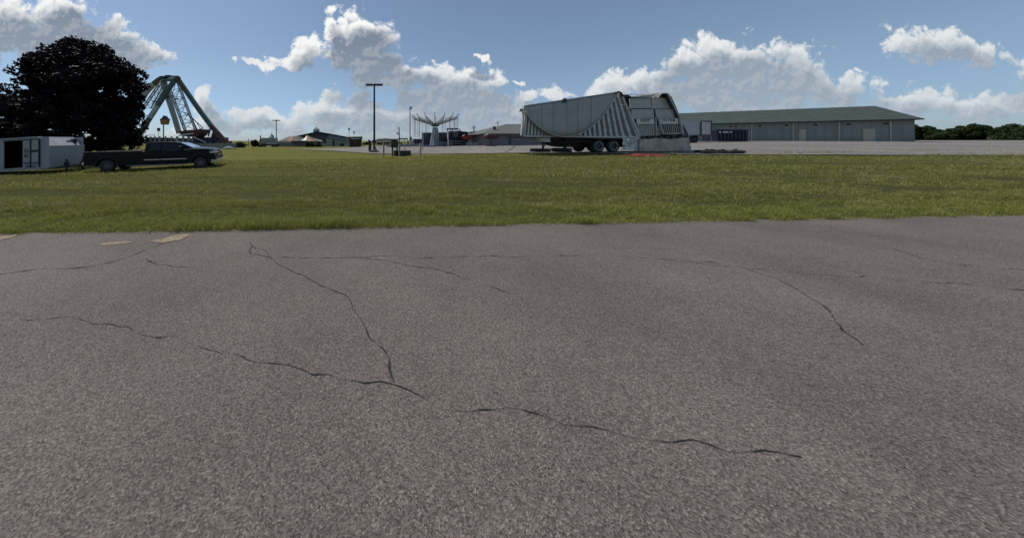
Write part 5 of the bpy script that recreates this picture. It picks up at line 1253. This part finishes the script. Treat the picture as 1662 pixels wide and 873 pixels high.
    # underframe dressing of the right bay
    df = MB().m('panel_dark'); poly(df, [(1040, 221.5), (1118, 221), (1118, 226), (1040, 227)], .10, .2)
    for x in (1044, 1054, 1062, 1072, 1082, 1093, 1103): df.m('black').box(*[tuple(fp(x, 223.8, .0)+Vector(q)) for q in ((-.14, -.05, -.12), (.16, .1, .13))])
    df.build('sill', None, t)
    # bare metal skirt with a buckled upper edge
    tp = [(1038+i*5, 225.2+.9*math.sin(i*.8)+.5*math.sin(i*2.1)) for i in range(16)] + [(1118, 223)]
    sk = MB().m('plywood'); poly(sk, [(1122.5, 245), (1038.5, 245.5)] + [(x, min(y, 227)) for x, y in tp], -.22, .05); sk.build('skirt', None, t)
    poly(MB().m('plywood'), [(1118, 223), (1122.5, 245), (1122.5, 245), (1117, 243)], -.2, .5)
    poly(MB().m('slat_grey'), [(1030.5, 223.5), (1038, 223.5), (1038.3, 245), (1030.5, 244.5)], -.1, .08).build('skirt_frame', None, t)
    # crinkled foil sheet: real folds
    fm = MB().m('foil'); g_ = 13; vs = []
    for j in range(g_):
        for i in range(g_): 
            p = fp(1010.5+i*19/(g_-1)+.3*j/g_, 224.5+j*17.6/(g_-1), -.05); vs.append(p + nrm*random.uniform(-.05, .03))
    fm.add(vs, [(j*g_+i, j*g_+i+1, (j+1)*g_+i+1, (j+1)*g_+i) for j in range(g_-1) for i in range(g_-1)]).build('foil_cover', None, t)
    MB().m('galv').beam(fp(1009, 242.6, -.06), fp(1032, 243.2, -.06), .06).beam(fp(1031, 224, -.06), fp(1031, 243, -.06), .05).build('cover_frame', None, t)
    # chassis
    poly(MB().m('maroon'), [(884, 224), (889, 235.5), (906, 239), (968, 240), (1012, 239), (1012, 224)], .9, .3).build('chassis', None, t)
    poly(MB().m('maroon'), [(897, 224.5), (1000, 226), (1000, 230), (897, 227.5)], .55, .2).build('cross_beam', None, t)
    ms = MB().m('soot').prism([fp(916, 223, .4), fp(924, 223, .4), fp(930, 232, .4), (fp(918, 232, .4))], nrm*.3)
    ms.build('pump_housing', None, t); ms = MB().m('soot').tube(fp(893, 231, .3), fp(962, 230, .3), .05)
    for k in range(9): 
        a = fp(random.uniform(893, 960), random.uniform(226, 234), .3); b = a+Vector((random.uniform(-.9, .9), 0, random.uniform(-.25, .25))); ms.tube(a, b, .035, n=5)
    ms.build('hydraulics', None, t)
    poly(MB().m('galv'), [(877.5, 224), (893, 224), (893.5, 231), (878.5, 230)], .25, .4).build('battery_box', None, t)
    jk = MB().m('maroon').tube(fp(881, 229, .5), fp(881, 242, .5), .06).tube(fp(886, 231, .5), fp(882, 241, .5), .03).build('jack_leg', None, t)
    MB().m('soot').tube(fp(917, 236, .6), fp(917, 243, .6), .10).build('jack_leg', None, t)
    # tandem wheels
    for x in (972.3, 996.8):
        for dep in (.12, 1.75):
            c = fp(x, 237.4, .12); c = c+nrm*(dep-.12); r = .50
            def wl(prof, mt, nm, dep0=0):
                mb = MB().m(mt); n2 = 32; vs = []
                for (rr, h) in prof:
                    for k in range(n2): a = 2*math.pi*k/n2; vs.append(c+d*(rr*math.cos(a))+Vector((0, 0, rr*math.sin(a)))+nrm*h)
                mb.add(vs, [(j*n2+k, j*n2+(k+1) % n2, (j+1)*n2+(k+1) % n2, (j+1)*n2+k) for j in range(len(prof)-1) for k in range(n2)]); return mb.build(nm, None, t, smooth=True)
            w = wl([(.30, .0), (.38, -.01), (.47, .02), (.50, .07), (.50, .24), (.46, .29), (.28, .3)], 'rubber', 'wheel')
            rm = wl([(.31, .0), (.285, .0), (.27, .05), (.25, .13), (.12, .15), (.11, .05), (0, .04)], 'panel_dark', 'rim'); rm.parent = w; rg = wl([(.315, -.004), (.29, -.012), (.275, .0), (.28, .02)], 'galv', 'rim_ring'); rg.parent = w
        MB().m('soot').beam(fp(x, 237.4, .3), fp(x, 237.4, .3)+nrm*1.6, .12).build('axle', None, t)
    poly(MB().m('soot'), [(958, 223.5), (1010, 224.5), (1010, 227), (958, 226)], .02, .6).build('mudguard', None, t)
    # timber pads, loose: things of their own
    def pad(x0, x1, y0, y1, dep, label, n):
        mb = MB().m('soot'); hh = (y1-y0)/n
        for k in range(n):
            o_ = random.uniform(-1, 1); poly(mb, [(x0+o_, y0+k*hh), (x1+o_, y0+k*hh), (x1+o_, y0+(k+.9)*hh), (x0+o_, y0+(k+.9)*hh)], dep, .7)
        tag(mb.build('timber_pad', None, None, bevel=.01), label, 'timber pad')
    pad(870, 894, 241.6, 247.4, .1, 'dark timber pads stacked under the thin front jack of the funhouse trailer', 2)
    pad(905.5, 928, 240.6, 247.6, .3, 'tall stack of dark timber blocking under the middle of the funhouse trailer', 3)
    # power cable
    pts = [fp(846.5, 222.5, .2)]
    for (x, y) in ((843, 228), (838.5, 234), (833, 239.5), (826, 244.5)): pts.append(at(x, y, 19.6))
    pts += [hit(819, 248.4)+Vector((0, 0, .05)), hit(812, 249.4)+Vector((0, 0, .04)), hit(800, 250.5)+Vector((0, 0, .04))]
    pp = []
    for i in range(len(pts)-1):
        p0, p1, p2, p3 = pts[max(i-1, 0)], pts[i], pts[i+1], pts[min(i+2, len(pts)-1)]
        for k in range(5): s_ = k/5; pp.append(.5*((2*p1)+(p2-p0)*s_+(2*p0-5*p1+4*p2-p3)*s_*s_+(3*p1-p0-3*p2+p3)*s_**3))
    pp.append(pts[-1]); tag(MB().m('black').path(pp, .022).build('power_cable', None, None), 'black cable drooping from the left end of the funhouse trailer to the ground', 'cable')
    return fp
fp = funhouse()

# ------------------------------------------------------------------ litter round the trailer
def heap(name, x0, x1, yb, yt, mt, label, cat, dep=.5, rough=.25, nx=26, spk=1.0):
    h0, h1 = hit(x0, yb), hit(x1, yb); ny = 8; vs = []
    Hm = (yb-yt)/F*h0.y
    for j in range(ny+1):
        v_ = j/ny
        for i in range(nx+1):
            u_ = i/nx; p = h0.lerp(h1, u_); y = p.y+dep*v_
            ed = min(1, 6*min(u_, 1-u_))*math.sin(math.pi*min(1, v_*.9+.05))
            z = g1(p.x, y)+.03+Hm*ed*(1-rough+rough*2*abs(mnoise.noise(Vector((p.x*3, y*4, len(label))))))*(.7+.5*mnoise.noise(Vector((p.x*1.1, 5, len(label)))))
            vs.append((p.x+.05*mnoise.noise(Vector((p.x*4, y*4, 1))), y+.12*mnoise.noise(Vector((p.x*2.3, v_, 9))), z))
    o = MB().m(mt).add(vs, [(j*(nx+1)+i, j*(nx+1)+i+1, (j+1)*(nx+1)+i+1, (j+1)*(nx+1)+i) for j in range(ny) for i in range(nx)]).build(name, None, None)
    return tag(o, label, cat)
heap('orange_tarp', 1034, 1092, 254.6, 249.0, 'tarp_orange', 'bright orange-red tarp lying crumpled on the grass before the funhouse trailer', 'tarp', .9, .35, 40)
heap('rubber_mat', 977, 994, 252.6, 249.6, 'soot', 'small black crumpled mat on the grass below the trailer wheels', 'mat', .6)
heap('grey_sheet', 1014, 1022, 250.8, 248.6, 'slat_grey', 'small pale crumpled sheet in the grass between wheels and orange tarp', 'sheet', .4)
def mat_roll():
    for (ya, rr, x0, x1, lb) in ((251.0, .135, 1137, 1203, 'long dark roll of rubber matting lying in front under the scrap steel'), (249.6, .13, 1140, 1208, 'long dark mat roll lying behind the front roll, carrying the scrap steel'), (249.0, .10, 1128, 1160, 'short thin mat roll at the left end of the scrap pile')):
        pts = []; mb = MB().m('soot')
        for k in range(15):
            px = x0+(x1-x0)*k/14; h = hit(px, ya); pts.append(h+Vector((0, random.uniform(-.06, .06), rr*.9+random.uniform(-.02, .03))))
        for p, q in zip(pts, pts[1:]): mb.tube(p, q, rr*random.uniform(.85, 1.1), rr*random.uniform(.85, 1.1), 8)
        tag(mb.build('mat_roll', None, None), lb, 'mat roll')
mat_roll()
heap('rubber_mat', 1108, 1138, 251.4, 248.8, 'soot', 'flat dark strip of matting leading from the skirt to the scrap pile', 'mat', .5, .4)
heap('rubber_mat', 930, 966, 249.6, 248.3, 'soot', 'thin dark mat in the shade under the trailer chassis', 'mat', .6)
def scrap():
    h = hit(1165, 250)
    for k in range(15):
        x = 1140+k*3.9+random.uniform(-3, 3); ln = random.uniform(10, 24); y0 = 246.5-random.uniform(0, 2.4); up_ = random.choice((-1, 1))*random.uniform(.5, 4.5)
        Y = h.y+random.uniform(-.2, .5); a, b = at(x-ln/2, min(y0-up_/2, 247), Y), at(x+ln/2, min(max(y0+up_/2, 240), 247), Y+random.uniform(-.1, .3))
        o = MB().m(random.choice(['maroon', 'soot', 'soot'])).beam(a, b, .07, .10).build('steel_bar', None, None)
        tag(o, 'rusty steel bar lying across the dark mat roll', 'scrap bar', 'scrap bars on the mat roll')
scrap()
